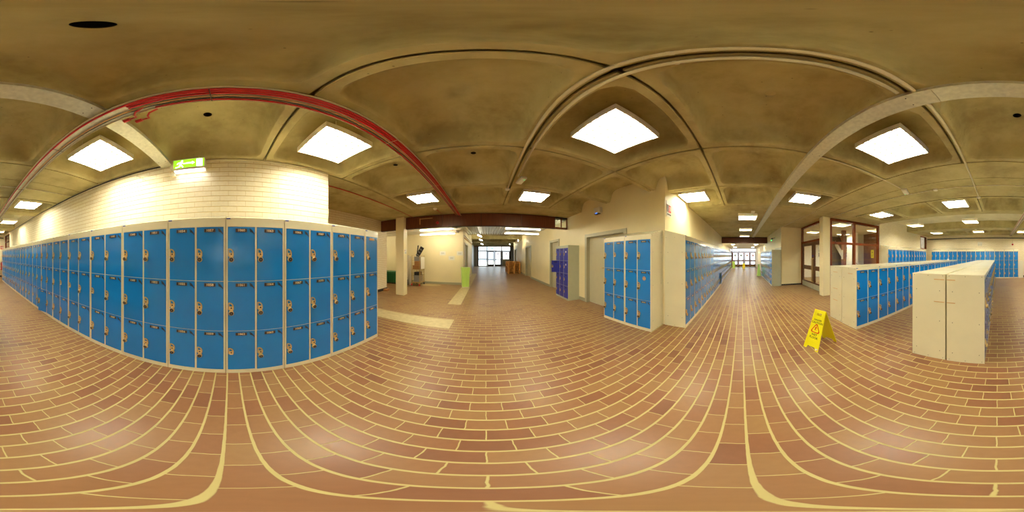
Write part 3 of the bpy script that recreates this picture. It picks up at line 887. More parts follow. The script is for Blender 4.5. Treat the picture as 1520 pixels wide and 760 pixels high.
# ------------------------------------------------------------ LOCKERS
DOORBOT, DOORTOP = 0.059, 1.72
SIDE, DIV = 0.017, 0.018
def body_mesh(cols, tiers, h, slope, screws, mats, unit_w, depth=0.425, low=False):
    cm, em = mats
    b = MB(); W = unit_w-0.007
    top = h-0.08 if not low else h-0.045
    b.box(0, SIDE, 0, depth, 0, h, cm); b.box(W-SIDE, W, 0, depth, 0, h, cm)
    b.box(SIDE, W-SIDE, depth-0.003, depth, 0, h, cm)
    b.box(SIDE, W-SIDE, 0, depth-0.004, top, h, cm); b.box(SIDE, W-SIDE, 0.001, depth-0.004, 0, DOORBOT, cm)
    cw = (W-2*SIDE-(cols-1)*DIV)/cols
    xs = []
    for i in range(cols):
        x0 = SIDE+i*(cw+DIV); xs.append((x0, x0+cw))
        if i < cols-1: b.box(x0+cw, x0+cw+DIV, 0, depth-0.004, DOORBOT, top, cm)
    dh = (top-DOORBOT)/tiers
    for i in range(cols):
        for t in range(1, tiers): b.box(xs[i][0], xs[i][1], 0.003, depth-0.004, DOORBOT+t*dh-0.006, DOORBOT+t*dh+0.006, cm)
    if slope:
        b.add([(0, 0.0, h), (W, 0.0, h), (W, depth, h), (0, depth, h), (0, 0, h+0.012), (W, 0, h+0.012), (W, depth, h+0.13), (0, depth, h+0.13)],
              [(0, 3, 2, 1), (4, 5, 6, 7), (0, 1, 5, 4), (3, 7, 6, 2), (0, 4, 7, 3), (1, 2, 6, 5)], cm)
    for sd in screws:
        x0, x1 = (-0.0015, 0) if sd == 'L' else (W, W+0.0015)
        for yy in (0.06, depth-0.07):
            for zz in (0.12*h, 0.5*h, 0.83*h):
                b.cyl((x0 if sd == 'L' else x1-0.0015, yy, zz), (-1 if sd == 'L' else 1, 0, 0), 0.005, 0.003, 'black', n=8)
        for zz in (0.03, h-0.02):
            for yy in (0.03, depth*0.5, depth-0.03):
                b.cyl((x0 if sd == 'L' else x1-0.0015, yy, zz), (-1 if sd == 'L' else 1, 0, 0), 0.004, 0.003, 'black', n=8)
    return b.mesh('body'), xs, dh, cw

def latch_geo(b, w, dh):
    # D-shaped slotted latch plate, on the left of the door
    cx = -w+0.005; cz = dh/2
    out = []; inn = []
    n = 14
    # outline: flat left side, rounded upper-right, tapered lower-left
    outline = [(0.000, -0.018), (0.000, 0.052), (0.014, 0.055), (0.030, 0.050), (0.043, 0.040), (0.052, 0.024), (0.055, 0.005), (0.054, -0.020), (0.047, -0.036), (0.022, -0.038), (0.006, -0.026)]
    hole = [(0.010, 0.014), (0.010, 0.040), (0.016, 0.043), (0.024, 0.041), (0.031, 0.036), (0.037, 0.028), (0.040, 0.018), (0.040, 0.014), (0.036, 0.012), (0.024, 0.012), (0.015, 0.012)]
    b.ring([(cx+p[0], cz+p[1]) for p in outline], [(cx+p[0], cz+p[1]) for p in hole], -0.010, -0.001, 'steel')
    b.box(cx+0.014, cx+0.046, -0.0125, -0.0015, cz-0.034, cz+0.010, 'creamedge')
    b.cyl((cx+0.030, -0.0125, cz-0.002), (0, -1, 0), 0.0125, 0.006, 'steel', n=6, smooth=False)
    b.cyl((cx+0.030, -0.0185, cz-0.002), (0, -1, 0), 0.008, 0.001, 'black', n=10)
def vent_geo(b, w, dh):
    for k, (dx, dz, L) in enumerate(((0, 0, 0.046), (0.002, -0.013, 0.040), (0.006, -0.025, 0.028))):
        x0 = -0.056+dx; z0 = dh-0.014+dz
        pts = []
        for i in range(7):
            t = i/6
            pts.append((x0+0.045*t, z0-0.004-L*t**1.9))
        up = [(p[0], p[1]) for p in pts]; dn = [(p[0]-0.003, p[1]-0.0085) for p in pts][::-1]
        pl = [(min(-0.004, q[0]), q[1]) for q in up+dn]
        b.prism(pl, -0.0022, -0.0008, 'vent')
def plate_geo(b, w, dh, num):
    cx = -w/2-0.002; cz = dh-0.038
    b.box(cx-0.057, cx+0.057, -0.004, -0.001, cz-0.017, cz+0.017, 'plate')
    if num is not None:
        put_text(b, num, 0.034, cx, -0.0046, cz, 'digit', sx=1.12)
    else:
        for i, (hh) in enumerate((0.007, 0.009, 0.006, 0.008)):
            b.box(cx-0.034+i*0.019, cx-0.024+i*0.019, -0.0046, -0.0041, cz-hh, cz+hh, 'digit')
_cache = {}
def cached(key, fn):
    if key not in _cache: _cache[key] = fn()
    return _cache[key]
def door_mesh(w, dh, far, dm, plate=True):
    def fn():
        b = MB()
        b.box(-w+0.002, -0.002, -0.001, 0.016, 0.003, dh-0.003, dm)
        # folded return edges give the leaf a slim raised lip
        b.box(-0.0035, -0.002, -0.0018, -0.001, 0.003, dh-0.003, dm)
        if far:
            latch_geo(b, w, dh); vent_geo(b, w, dh)
            if plate: plate_geo(b, w, dh, None)
        return b.mesh('door')
    return cached(('door', round(w, 4), round(dh, 4), far, dm, plate), fn)
def padlock_geo(b):
    b.tube([(-0.010, -0.006, -0.004), (-0.010, -0.006, 0.012), (0, -0.006, 0.020), (0.010, -0.006, 0.012), (0.010, -0.006, -0.004)], 0.0035, 'steel', n=6)
    b.cyl((0, 0.0, -0.028), (0, -1, 0), 0.0255, 0.022, 'steel', n=20)
    b.cyl((0, -0.022, -0.028), (0, -1, 0), 0.0235, 0.004, 'steel', n=20, r2=0.021)
    b.cyl((0, -0.026, -0.028), (0, -1, 0), 0.0205, 0.003, 'black', n=20, r2=0.019)
    b.box(-0.002, 0.002, -0.0297, -0.029, -0.034, -0.022, 'steel')
_pb = MB(); padlock_geo(_pb); PAD = _pb.mesh('padlock')
tagm = MB(); tagm.box(0.004, 0.044, -0.0025, 0, 0, 0.012, 'royal'); TAGM = tagm.mesh('maker_tag')

pads = []   # (distance, matrix, label, group)
skipn = {1062, 1075, 1043, 1034, 1019, 1005, 990}
def bank(group, origin, rz, ncols, start_end, tiers, h, slope, unit_label, pad_label, numfn=None, opens={}, body_mats=('cream', 'creamedge'), dm='blue', dist_far=6.5, pitch=0.61, low=False, hidden=False, pad_prob=0.93, stuffpads=False, single_last=True, single_first=False, name='locker_unit', cpu=2, width_unit=None, tagged=True):
    """columns run along local +x, viewer in front sees them left to right. start_end = (unit order fn) """
    Rm = Matrix.Rotation(rz, 4, 'Z'); O = Vector(origin)
    units = []; roots = []
    i = 0
    if single_first and ncols % 2: units.append((0, 1)); i = 1
    while i < ncols:
        c = min(cpu, ncols-i); units.append((i, c)); i += c
    cwid = pitch/cpu
    for u, (ci, c) in enumerate(units):
        x0 = ci*cwid; W = c*cwid
        loc = O+Rm @ Vector((x0, 0, 0))
        scr = ('L' if u == 0 else '')+('R' if u == len(units)-1 else '')
        me, xs, dh, cw = cached(('body', c, tiers, h, slope, scr, body_mats, W, low), lambda: body_mesh(c, tiers, h, slope, scr, body_mats, W, low=low, depth=0.442 if low else 0.425))
        root = empty(name, unit_label(u, ci, c, len(units)), 'locker', loc, rz, group)
        roots.append(root)
        link('body', me, root)
        if tagged: 
            tg = link('maker_tag', TAGM, root, (0, 0, h-0.002 if slope else h-0.014))
        ctr = O+Rm @ Vector((x0+W/2, 0, 0.9)); dist = math.hypot(ctr.x, ctr.y)
        far = dist > dist_far or hidden
        for k in range(c):
            w = cw
            for t in range(tiers):   # t=0 top
                z0 = DOORBOT+(tiers-1-t)*dh
                hx = xs[k][1]
                num = numfn(ci+k, t) if numfn else None
                d = link('door', door_mesh(w, dh, far, dm), root, (hx, 0, z0))
                ang = opens.get((ci+k, t), 0.0)
                d.rotation_euler = (0, 0, R(ang))
                if ang: d['label'] = 'locker door standing open'
                if not far:
                    link('latch', cached(('latch', round(w, 4), round(dh, 4)), lambda: (lambda b: (latch_geo(b, w, dh), b.mesh('latch'))[1])(MB())), d)
                    link('vent', cached(('vent', round(w, 4), round(dh, 4)), lambda: (lambda b: (vent_geo(b, w, dh), b.mesh('vent'))[1])(MB())), d)
                    blank = (num == 1078)
                    pb = MB()
                    if blank:
                        cx = -w/2-0.002; cz = dh-0.038
                        pb.box(cx-0.057, cx+0.057, -0.004, -0.001, cz-0.017, cz+0.017, 'tan')
                        link('number_plate', pb.mesh('number_plate'), d)
                    else:
                        key = ('plate', round(w, 4), round(dh, 4), num)
                        def mk():
                            plate_geo(pb, w, dh, str(num) if num else None); return pb.mesh('number_plate')
                        link('number_plate', cached(key, mk), d)
                if hidden: continue
                skip = (num in skipn) if numfn and num and num >= 1040 else random.random() > pad_prob
                if numfn and num in skipn: skip = True
                if skip: continue
                loc2 = Matrix.Translation(loc) @ Rm @ Matrix.Translation(Vector((hx, 0, z0))) @ Matrix.Rotation(R(ang), 4, 'Z') @ Matrix.Translation(Vector((-w+0.005+0.030, -0.0102, dh/2-0.028)))
                pads.append((dist, loc2, pad_label(ci+k, t, num), 'padlocks on the '+group))
    return roots
TN = {3: ['top', 'middle', 'bottom'], 2: ['upper', 'lower']}

# left bank: numbered, 30 columns left of the seam + 7 right of it
LB0 = -0.035-30*0.305
def numL(ci, t): return 1060+3*(ci-30)+t
bank('long row of blue lockers on the brick wall', (-1.631, LB0, 0), PI/2, 37, None, 3, 1.80, True,
     lambda u, ci, c, n: ('blue two-column locker unit with doors numbered %d to %d' % (numL(ci, 0), numL(ci+1, 2))) if c == 2 else 'single blue locker column with a blank tan plate at the end of the numbered row',
     lambda ci, t, num: 'round-faced padlock on blue locker %d in the numbered row' % num,
     numfn=numL, opens={(18, 2): 20, (31, 2): 2.0})
# bank A (faces -X) against the cream door wall
bank('four-column blue locker block by the double door', (2.40, 2.70, 0), -PI/2, 4, None, 3, 1.80, True,
     lambda u, ci, c, n: ['blue two-column locker unit next to the grey double door', 'blue two-column locker unit with a round orange sticker'][u],
     lambda ci, t, num: 'padlock on the %s door of column %s from the double door, corner locker block' % (TN[3][t], ['one', 'two', 'three', 'four'][ci]))
# bank B (faces -Y) along the corridor
bank('blue corridor lockers on the cream wall', (2.835, 1.02, 0), 0, 44, None, 3, 1.80, True,
     lambda u, ci, c, n: '%s blue locker unit from the tall white end panel, along the corridor' % ordn(u),
     lambda ci, t, num: 'padlock, %s door of %s column from the white end panel, corridor lockers' % (TN[3][t], ordn(ci)),
     opens={(16, 2): 14}, dist_far=6.0)
# bank C (faces +Y)
bank('corridor lockers beside the grey end panel', (11.72, -1.40, 0), PI, 14, None, 3, 1.72, False,
     lambda u, ci, c, n: '%s locker unit from the far end, row behind the grey end panel' % ordn(u),
     lambda ci, t, num: 'padlock on %s door, %s column of the row behind the grey end panel' % (TN[3][t], ordn(ci)), body_mats=('cabgrey', 'cabgrey'))
# low island 1 (near the yellow sign)
LH = 1.205
i1 = bank('low lockers of the island beside the yellow floor sign', (2.245, -1.90, 0), -PI/2, 23, None, 2, LH, False,
     lambda u, ci, c, n: '%s low locker unit from the near end, island by the yellow sign' % ordn(u),
     lambda ci, t, num: 'padlock on %s door, %s column of the low island beside the yellow sign' % (TN[2][t], ordn(ci)), low=True, dist_far=5.5)
i1r = bank('rear lockers of the island beside the yellow floor sign', (3.15, -1.90-23*0.305, 0), PI/2, 23, None, 2, LH, False,
     lambda u, ci, c, n: 'rear low locker unit, %s from the near end, island by the yellow sign' % ordn(n-1-u),
     lambda ci, t, num: '', low=True, hidden=True)
# low island 2 (big white ends)
i2 = bank('low lockers of the middle island', (0.145, -1.82, 0), -PI/2, 23, None, 2, LH, False,
     lambda u, ci, c, n: '%s low locker unit from the near end, middle island, brick wall side' % ordn(u),
     lambda ci, t, num: 'padlock on %s door, %s column of the middle low island' % (TN[2][t], ordn(ci)), low=True, dist_far=5.5)
i2r = bank('rear lockers of the middle island', (1.05, -1.82-23*0.305, 0), PI/2, 23, None, 2, LH, False,
     lambda u, ci, c, n: 'rear low locker unit, %s from the near end of the middle island' % ordn(n-1-u),
     lambda ci, t, num: '', low=True, hidden=True)
# east wall bank (faces -X)
bank('blue lockers along the east brick wall', (4.55, -5.72, 0), -PI/2, 13, None, 3, 1.80, True,
     lambda u, ci, c, n: '%s blue locker unit from the mahogany screen, along the east brick wall' % ordn(u),
     lambda ci, t, num: 'padlock on %s door, %s column along the east brick wall' % (TN[3][t], ordn(ci)))
# back wall bank (faces +Y)
bank('blue lockers along the back wall', (4.46, -10.40, 0), PI, 19, None, 3, 1.80, True,
     lambda u, ci, c, n: '%s blue locker unit from the east wall, under the dark back wall pipe' % ordn(u),
     lambda ci, t, num: 'padlock on %s door, %s column from the east wall along the back wall' % (TN[3][t], ordn(ci)))
# worn tape marks on the island end panels: thin strips on the outer side
def tape(root, side_x, y0, y1, z):
    b = MB(); xa = side_x
    b.box(xa-0.0012, xa, y0, y1, z-0.005, z+0.005, 'tan') if xa <= 0 else b.box(xa, xa+0.0012, y0, y1, z-0.005, z+0.005, 'tan')
    b.obj('tape_strip', root)
for z in (1.14, 0.86):
    tape(i2[0], 0.0, 0.34, 0.44, z); tape(i2r[-1], 0.301, 0.30, 0.43, z)
for z in (1.08, 0.72, 0.46):
    tape(i1r[-1], 0.301, 0.12, 0.30, z)
tape(i1[0], 0.0, 0.10, 0.24, 1.09)
# royal-blue stack
def royal():
    root = empty('locker_unit', 'grey cabinet of twelve small royal blue locker doors, one swung open', 'locker', (2.44, 5.29, 0), -PI/2)
    c, t, h = 3, 4, 1.76
    me, xs, dh, cw = body_mesh(3, 4, h, False, '', ('cabgrey', 'cabgrey'), 0.904, depth=0.40)
    link('body', me, root)
    for k in range(3):
        for q in range(4):
            z0 = DOORBOT+(3-q)*dh
            b = MB(); b.box(-cw+0.002, -0.002, -0.001, 0.016, 0.004, dh-0.004, 'royal')
            for s in range(3): b.box(-cw/2-0.05, -cw/2+0.05, -0.0018, -0.001, dh-0.05-s*0.014, dh-0.044-s*0.014, 'darkvoid')
            d = link('door', cached(('royal',), lambda: b.mesh('door')), root, (xs[k][1], 0, z0))
            if (k, q) == (0, 1): d.rotation_euler = (0, 0, R(62)); d['label'] = 'royal blue door swung wide open'
            l = MB(); latch_geo(l, cw, dh); link('latch', cached(('rl',), lambda: l.mesh('latch')), d)
            if (k, q) in ((2, 0), (2, 1)):
                p = MB(); p.box(-cw/2-0.035, -cw/2+0.035, -0.003, -0.001, dh*0.62, dh*0.75, 'paper'); p.obj('sticker', d)
royal()
# pad locks
pads.sort(key=lambda p: p[0])
for i, (d, mw, lab, grp) in enumerate(pads[:300]):
    o = bpy.data.objects.new('padlock', PAD); COL.objects.link(o)
    o.matrix_world = mw
    tag(o, lab, 'padlock', grp)
b = MB()
for (d, mw, lab, grp) in pads[300:]:
    b.X = mw
    b.cyl((0, 0.0, -0.028), (0, -1, 0), 0.0255, 0.024, 'steel', n=8); b.box(-0.012, 0.012, -0.008, 0, -0.006, 0.016, 'steel')
b.X = None
o = b.obj('padlocks'); tag(o, 'small padlocks on the most distant locker doors', 'padlock', 'padlocks on the farthest lockers'); o['kind'] = 'stuff'
# sticker on bank A (locker column 4 middle door)
b = MB()
yy = 2.70-3.5*0.305
b.cyl((2.3985, yy, 1.02), (-1, 0, 0), 0.040, 0.0015, 'royal', n=28); b.cyl((2.397, yy, 1.02), (-1, 0, 0), 0.036, 0.0010, 'tan', n=28)
b.box(2.3945, 2.396, yy-0.018, yy+0.018, 1.022, 1.032, 'royal'); b.box(2.3945, 2.396, yy-0.012, yy+0.012, 1.003, 1.011, 'royal')
b.cyl((2.3958, yy, 1.018), (-1, 0, 0), 0.010, 0.0008, 'yellow', n=16)
tag(b.obj('round_sticker'), 'round orange and blue sticker on the middle locker door by the white side panel', 'sticker')
# white panel at the end of the back bank
b = MB(); b.box(-1.66, -1.345, -10.46, -10.42, 0.0, 1.12, 'white', 0.004); tag(b.obj('leaning_board'), 'low white panel leaning at the end of the back locker row', 'panel')
# small thing on island top
b = MB(); b.cyl((2.6, -8.3, LH), (0, 0, 1), 0.05, 0.04, 'white', n=16, r2=0.06); b.cyl((2.6, -8.3, LH+0.04), (0, 0, 1), 0.06, 0.03, 'white', n=16, r2=0.02)
tag(b.obj('white_cup'), 'small white lump lying on top of the island beside the yellow sign', 'cup')
# grey cabinet end: tall panel already the bank end; loose back board above
b = MB(); b.box(7.47, 8.9, -1.868, -1.845, 0, 1.84, 'trimgrey'); tag(b.obj('backing_board'), 'pale board standing between the corridor lockers and the cream wall block', 'board')

# ------------------------------------------------------------ FLOOR SIGNS
def wet_sign(loc, rz, lab, fine=True):
    root = empty('wet_floor_sign', lab, 'floor sign', loc, rz, 'yellow folding floor signs')
    Hs, Wb, Wt = 0.60, 0.275, 0.21; spread = 0.205
    ang = math.atan2(spread, Hs)
    L = math.hypot(spread, Hs)
    for s in (1, -1):
        b = MB()
        # panel in local x,z then tilted about the top hinge
        T = Matrix.Translation(Vector((0, -0.0, Hs))) @ Matrix.Rotation(PI if s < 0 else 0, 4, 'Z') @ Matrix.Rotation(-ang, 4, 'X') @ Matrix.Translation(Vector((0, -0.006, -L)))
        b.X = T
        def hw(z): return (Wb+(Wt-Wb)*z/L)/2
        # outline with foot notch and hand slot: built from strips
        zf = 0.05; nh = 0.065
        b.prism([(-hw(0), 0), (-nh-0.02, 0), (-nh, zf), (-hw(zf), zf)], 0, 0.006, 'yellow')
        b.prism([(hw(0), 0), (nh+0.02, 0), (nh, zf), (hw(zf), zf)], 0, 0.006, 'yellow')
        z1, z2 = L-0.085, L-0.045
        b.prism([(-hw(zf), zf), (hw(zf), zf), (hw(z1), z1), (-hw(z1), z1)], 0, 0.006, 'yellow')
        b.prism([(-hw(z1), z1), (-0.045, z1), (-0.045, z2), (-hw(z2), z2)], 0, 0.006, 'yellow')
        b.prism([(hw(z1), z1), (0.045, z1), (0.045, z2), (hw(z2), z2)], 0, 0.006, 'yellow')
        b.prism([(-hw(z2), z2), (hw(z2), z2), (hw(L), L), (-hw(L), L)], 0, 0.006, 'yellow')
        for q in (-1, 1):   # edge ribs
            b.prism([(q*(hw(zf)-0.002), zf), (q*(hw(zf)-0.010), zf), (q*(hw(L)-0.010), L), (q*(hw(L)-0.002), L)], -0.004, 0.0, 'yellow')
        b.box(-hw(zf)+0.012, hw(zf)-0.012, -0.003, 0, 0.135, 0.139, 'yellow')
        pan = b.obj('panel', root)
        if s > 0: pan['label'] = 'front panel of the folding sign'
        g = MB(); g.X = T
        y = -0.0012
        put_text(g, 'DANGER', 0.036, 0, y, 0.480, 'signblack')
        put_text(g, 'CAUTION', 0.046, 0, y, 0.438, 'signblack')
        g.obj('lettering', pan); g = MB(); g.X = T
        put_text(g, 'WET', 0.048, 0, y, 0.245, 'signblack')
        put_text(g, 'FLOOR', 0.048, 0, y, 0.198, 'signblack')
        g.obj('lettering', pan); g = MB(); g.X = T
        # triangle with falling figure
        cz = 0.345
        def tri(r, n=4):
            pts = []
            for k in range(3):
                a = PI/2+k*2*PI/3
                cx0, cy0 = math.cos(a)*r*0.72, math.sin(a)*r*0.72
                for j in range(n+1):
                    t = a-PI/3+(2*PI/3)*j/n
                    pts.append((cx0+math.cos(t)*r*0.28, cz-0.012+cy0+math.sin(t)*r*0.28))
            return pts
        g.ring(tri(0.086), tri(0.066), y, y+0.0008, 'signred')
        def stroke(p, q, w):
            d = Vector((q[0]-p[0], q[1]-p[1])); n = Vector((-d.y, d.x)).normalized()*w/2
            g.prism([(p[0]-n.x, cz+p[1]-n.y), (q[0]-n.x, cz+q[1]-n.y), (q[0]+n.x, cz+q[1]+n.y), (p[0]+n.x, cz+p[1]+n.y)], y, y+0.0008, 'signred')
        g.cyl((0.004, y, cz+0.034), (0, 1, 0), 0.008, 0.0008, 'signred', n=12)
        stroke((0.002, 0.026), (-0.006, -0.006), 0.014); stroke((-0.006, -0.004), (0.014, -0.028), 0.009); stroke((-0.006, -0.004), (-0.020, -0.030), 0.009)
        stroke((0.0, 0.020), (0.022, 0.008), 0.007); stroke((0.0, 0.020), (-0.020, 0.006), 0.007)
        g.obj('warning_symbol', pan); g = MB(); g.X = T
        g.box(0.085, 0.122, y, y+0.0006, 0.02, 0.042, 'paper'); g.box(0.108, 0.122, y-0.0003, y, 0.022, 0.032, 'signred')
        g.obj('maker_label', pan)
    b = MB(); b.cyl((-Wt/2, 0, Hs-0.002), (1, 0, 0), 0.008, Wt, 'yellow', n=10); b.obj('hinge', root)
# front face direction (-0.35,.94): local -y should point there
wet_sign((2.09, -1.10, 0), math.atan2(-0.35, -0.94)*-1+0 if False else R(180+20.5), 'yellow folding wet floor sign standing on the tiles before the low locker island')
wet_sign((17.9, -0.24, 0), -PI/2, 'tiny yellow folding floor sign far down the corridor before the wooden doors')

# ------------------------------------------------------------ CEILING SERVICES
# galvanised trunking along X
r = empty('cable_trunking', 'wide galvanised metal trunking crossing the ceiling from the brick wall to the corridor', 'trunking', (0, -0.835, 2.775))
b = MB(); b.box(-2.07, 11.75, -0.078, 0.078, 0.006, 0.052, 'galv'); b.obj('channel', r)
b = MB()
x = -2.07
while x < 11.5:
    x1 = min(x+2.4, 11.75); b.box(x+0.002, x1-0.002, -0.08, 0.08, 0, 0.005, 'galv'); x += 2.4
b.obj('cover', r)
b = MB(); b.cyl((0, 0, 0), (0, 0, -1), 0.005, 0.002, 'darkvoid', n=8); sm_ = b.mesh('screw')
x = -1.9
while x < 11.6:
    for q in (-0.045, 0.045): link('screw', sm_, r, (x, q, 0))
    x += 1.2
# cable tray along Y with red cables
r = empty('cable_tray', 'steel cable tray carrying red cables along the ceiling above the locker row', 'cable tray', (-0.855, 0, 2.742))
b = MB(); b.box(-0.075, 0.075, -10.8, -0.92, 0.012, 0.015, 'galv'); b.box(-0.075, 0.075, -0.75, 5.18, 0.012, 0.015, 'galv')
b.box(-0.078, -0.075, -10.8, 5.18, -0.004, 0.015, 'conduit'); b.box(0.075, 0.078, -10.8, 5.18, -0.004, 0.015, 'conduit'); b.box(-0.075, 0.075, -0.92, -0.75, 0.012, 0.015, 'galv')
b.obj('tray', r)
def cable(xo, y0, y1, m, rad, lab=None, z=0.0):
    b = MB(); pts = []; y = y0
    while y < y1:
        pts.append((xo+random.uniform(-0.001, 0.001), y, z+random.uniform(-0.0008, 0.0008))); y += 0.35
    pts.append((xo, y1, z)); b.tube(pts, rad, m, n=8)
    o = b.obj('cable', r)
    if lab: o['label'] = lab
cable(0.056, -10.8, 5.18, 'red', 0.0095, 'red cable')
cable(0.035, -0.6, 5.18, 'red', 0.0095, 'red cable')
cable(0.010, -0.6, 5.18, 'red', 0.0095, 'red cable')
cable(-0.022, -10.8, 5.18, 'tan', 0.006, 'tan cable')
cable(-0.036, -10.8, 5.18, 'black', 0.005, 'black cable')
cable(-0.062, -0.45, 5.18, 'red', 0.008, 'dark red cable')
for yy in [-8.5+1.4*i for i in range(10)]:
    b = MB(); b.tube([(-0.07, yy, -0.013), (0.07, yy, -0.013)], 0.003, 'black' if int(yy*10) % 2 else 'conduit', n=5); b.obj('cable_tie', r)
for dx, dy, lab in ((0.0, 0.0, 'nearer'), (-0.055, 0.075, 'farther')):
    b = MB()
    x0 = -0.845-0.02+dx-0.02; y0 = -0.62+dy
    b.tube([(x0, y0+0.10, 2.742), (x0-0.02, y0+0.03, 2.738), (x0-0.05, y0+0.0, 2.735), (x0-0.085, y0-0.005, 2.742), (x0-0.095, y0-0.03, 2.755), (x0-0.105, y0-0.075, 2.768)], 0.008, 'red')
    b.cyl((x0-0.105, y0-0.075, 2.77), (0, -1, -0.05), 0.018, 0.055, 'red', n=10)
    b.X = None
    tag(b.obj('cable_gland'), lab+' red cable loop and gland entering the galvanised trunking', 'cable gland', 'red glands at the trunking')
def conduit(name, pts, rad, m, lab, saddles=()):
    root = MB(); root.tube(pts, rad, m, n=8)
    for s in saddles:
        root.cyl((s[0], s[1], s[2]), (0, 0, 1), 0.018, 0.012, m, n=10)
    return tag(root.obj(name), lab, 'conduit')
conduit('conduit', [(0.425, -3.60, 2.810), (0.425, 3.1, 2.810)], 0.015, 'conduit', 'steel conduit running along the ceiling rib, the one nearer the red cables', [(0.425, y, 2.80) for y in (-2.6, 0.2, 2.0)])
conduit('conduit', [(0.515, -0.73, 2.810), (0.515, 2.55, 2.810)], 0.015, 'conduit', 'short steel conduit beside the long one on the ceiling rib, ending at the emergency light', [(0.515, y, 2.80) for y in (0.22, 2.0)])
conduit('conduit', [(-2.05, -3.0, 2.81), (4.95, -3.0, 2.81)], 0.011, 'conduit', 'white conduit crossing the flat beam parallel to the trunking', [(x, -3.0, 2.80) for x in (-1, 1.2, 3.2)])
conduit('conduit', [(1.77, -0.93, 2.812), (1.77, -2.62, 2.812)], 0.010, 'conduit', 'short conduit from the trunking to the emergency light by the wide beam', [(1.77, -1.9, 2.80)])
conduit('conduit', [(-2.062, -9.0, 2.80), (-2.062, -0.93, 2.80)], 0.010, 'black', 'dark conduit in the corner along the top of the brick wall, past the trunking')
conduit('conduit', [(-2.062, -0.30, 2.80), (-2.062, 1.42, 2.80)], 0.010, 'conduit', 'steel conduit along the brick wall top, between exit sign and wall end')
conduit('conduit', [(-2.48, 1.46, 2.812), (-2.48, 5.17, 2.812)], 0.010, 'red', 'single red pipe on the flat alcove ceiling')
conduit('conduit', [(-1.42, 4.44, 2.818), (-1.40, 5.18, 2.818)], 0.007, 'red', 'short red conduit from the smoke detector to the brown fascia')
conduit('conduit', [(-1.05, 8.05, 2.45), (-1.05, 12.9, 2.45)], 0.03, 'white', 'white upper pipe along the side wall of the far passage')
conduit('conduit', [(-1.058, 8.1, 2.33), (-1.058, 12.9, 2.33)], 0.022, 'tan', 'brown lower pipe along the side wall of the far passage')
conduit('conduit', [(-2.0, -10.78, 2.62), (4.95, -10.78, 2.62)], 0.028, 'skirt', 'dark horizontal pipe high along the back wall')
conduit('conduit', [(5.5, 0.62, 2.81), (11.7, 0.62, 2.81)], 0.009, 'conduit', 'thin conduit running down the corridor ceiling') if False else None
conduit('conduit', [(7.9, -0.55, 2.81), (11.75, -0.55, 2.81)], 0.012, 'black', 'dark conduit beside the trunking down the corridor')
conduit('conduit', [(4.45, -2.2, 2.812), (7.55, -1.9, 2.812)], 0.009, 'conduit', 'thin conduit crossing the flat ceiling in front of the mahogany doors')
for x, y, z, lab in ((0.43, 3.18, 2.80, 'round white junction box where the rib conduit ends near the brown fascia'),
                     (0.43, -3.68, 2.80, 'round white junction box at the far end of the rib conduit past the wide beam'),
                     (1.20, -3.0, 2.795, 'small round box on the white conduit crossing the wide beam')):
    b = MB(); b.cyl((x, y, z), (0, 0, 1), 0.045, 0.029, 'white', n=20); tag(b.obj('junction_box'), lab, 'junction box', 'round ceiling junction boxes')
for x, y, lab in ((-1.42, 4.44, 'white smoke detector on the flat ceiling before the brown fascia'), (1.13, -8.45, 'white smoke detector on the flat beam before the back wall lights')):
    b = MB(); b.cyl((x, y, 2.795), (0, 0, 1), 0.052, 0.034, 'white', n=20, r2=0.06); b.cyl((x, y, 2.775), (0, 0, 1), 0.03, 0.02, 'white', n=16, r2=0.042); tag(b.obj('smoke_detector'), lab, 'smoke detector', 'ceiling smoke detectors')
b = MB(); b.cyl((-2.075, -0.735, 2.735), (1, 0, 0), 0.047, 0.04, 'white', n=20); b.cyl((-2.035, -0.735, 2.735), (1, 0, 0), 0.047, 0.004, 'white', n=20, r2=0.042)
tag(b.obj('junction_box'), 'round cream junction box on the brick wall between trunking and exit sign', 'junction box')
def emlight(x, y, z, rz, lab):
    r = empty('emergency_light', lab, 'emergency light', (x, y, z), rz, 'white emergency light fittings')
    b = MB(); b.box(-0.055, 0.055, -0.13, 0.13, 0.012, 0.05, 'white', 0.006); b.obj('housing', r)
    b = MB(); b.box(-0.042, 0.042, -0.115, 0.115, 0, 0.012, 'offwhite_metal', 0.004); b.obj('lens', r)
    b = MB(); b.cyl((0.02, -0.09, 0), (0, 0, -1), 0.006, 0.003, 'led', n=8); b.obj('indicator', r)
emlight(0.60, 2.70, 2.778, 0.15, 'white emergency light with a green dot near the round junction box')
emlight(1.78, -2.80, 2.778, 0.35, 'white emergency light with a green dot on the wide beam beside a ceiling light')
emlight(5.05, -0.35, 2.778, PI/2, 'white emergency fitting before the first corridor light')
emlight(3.35, 0.9, 2.9, 0, 'x') if False else None
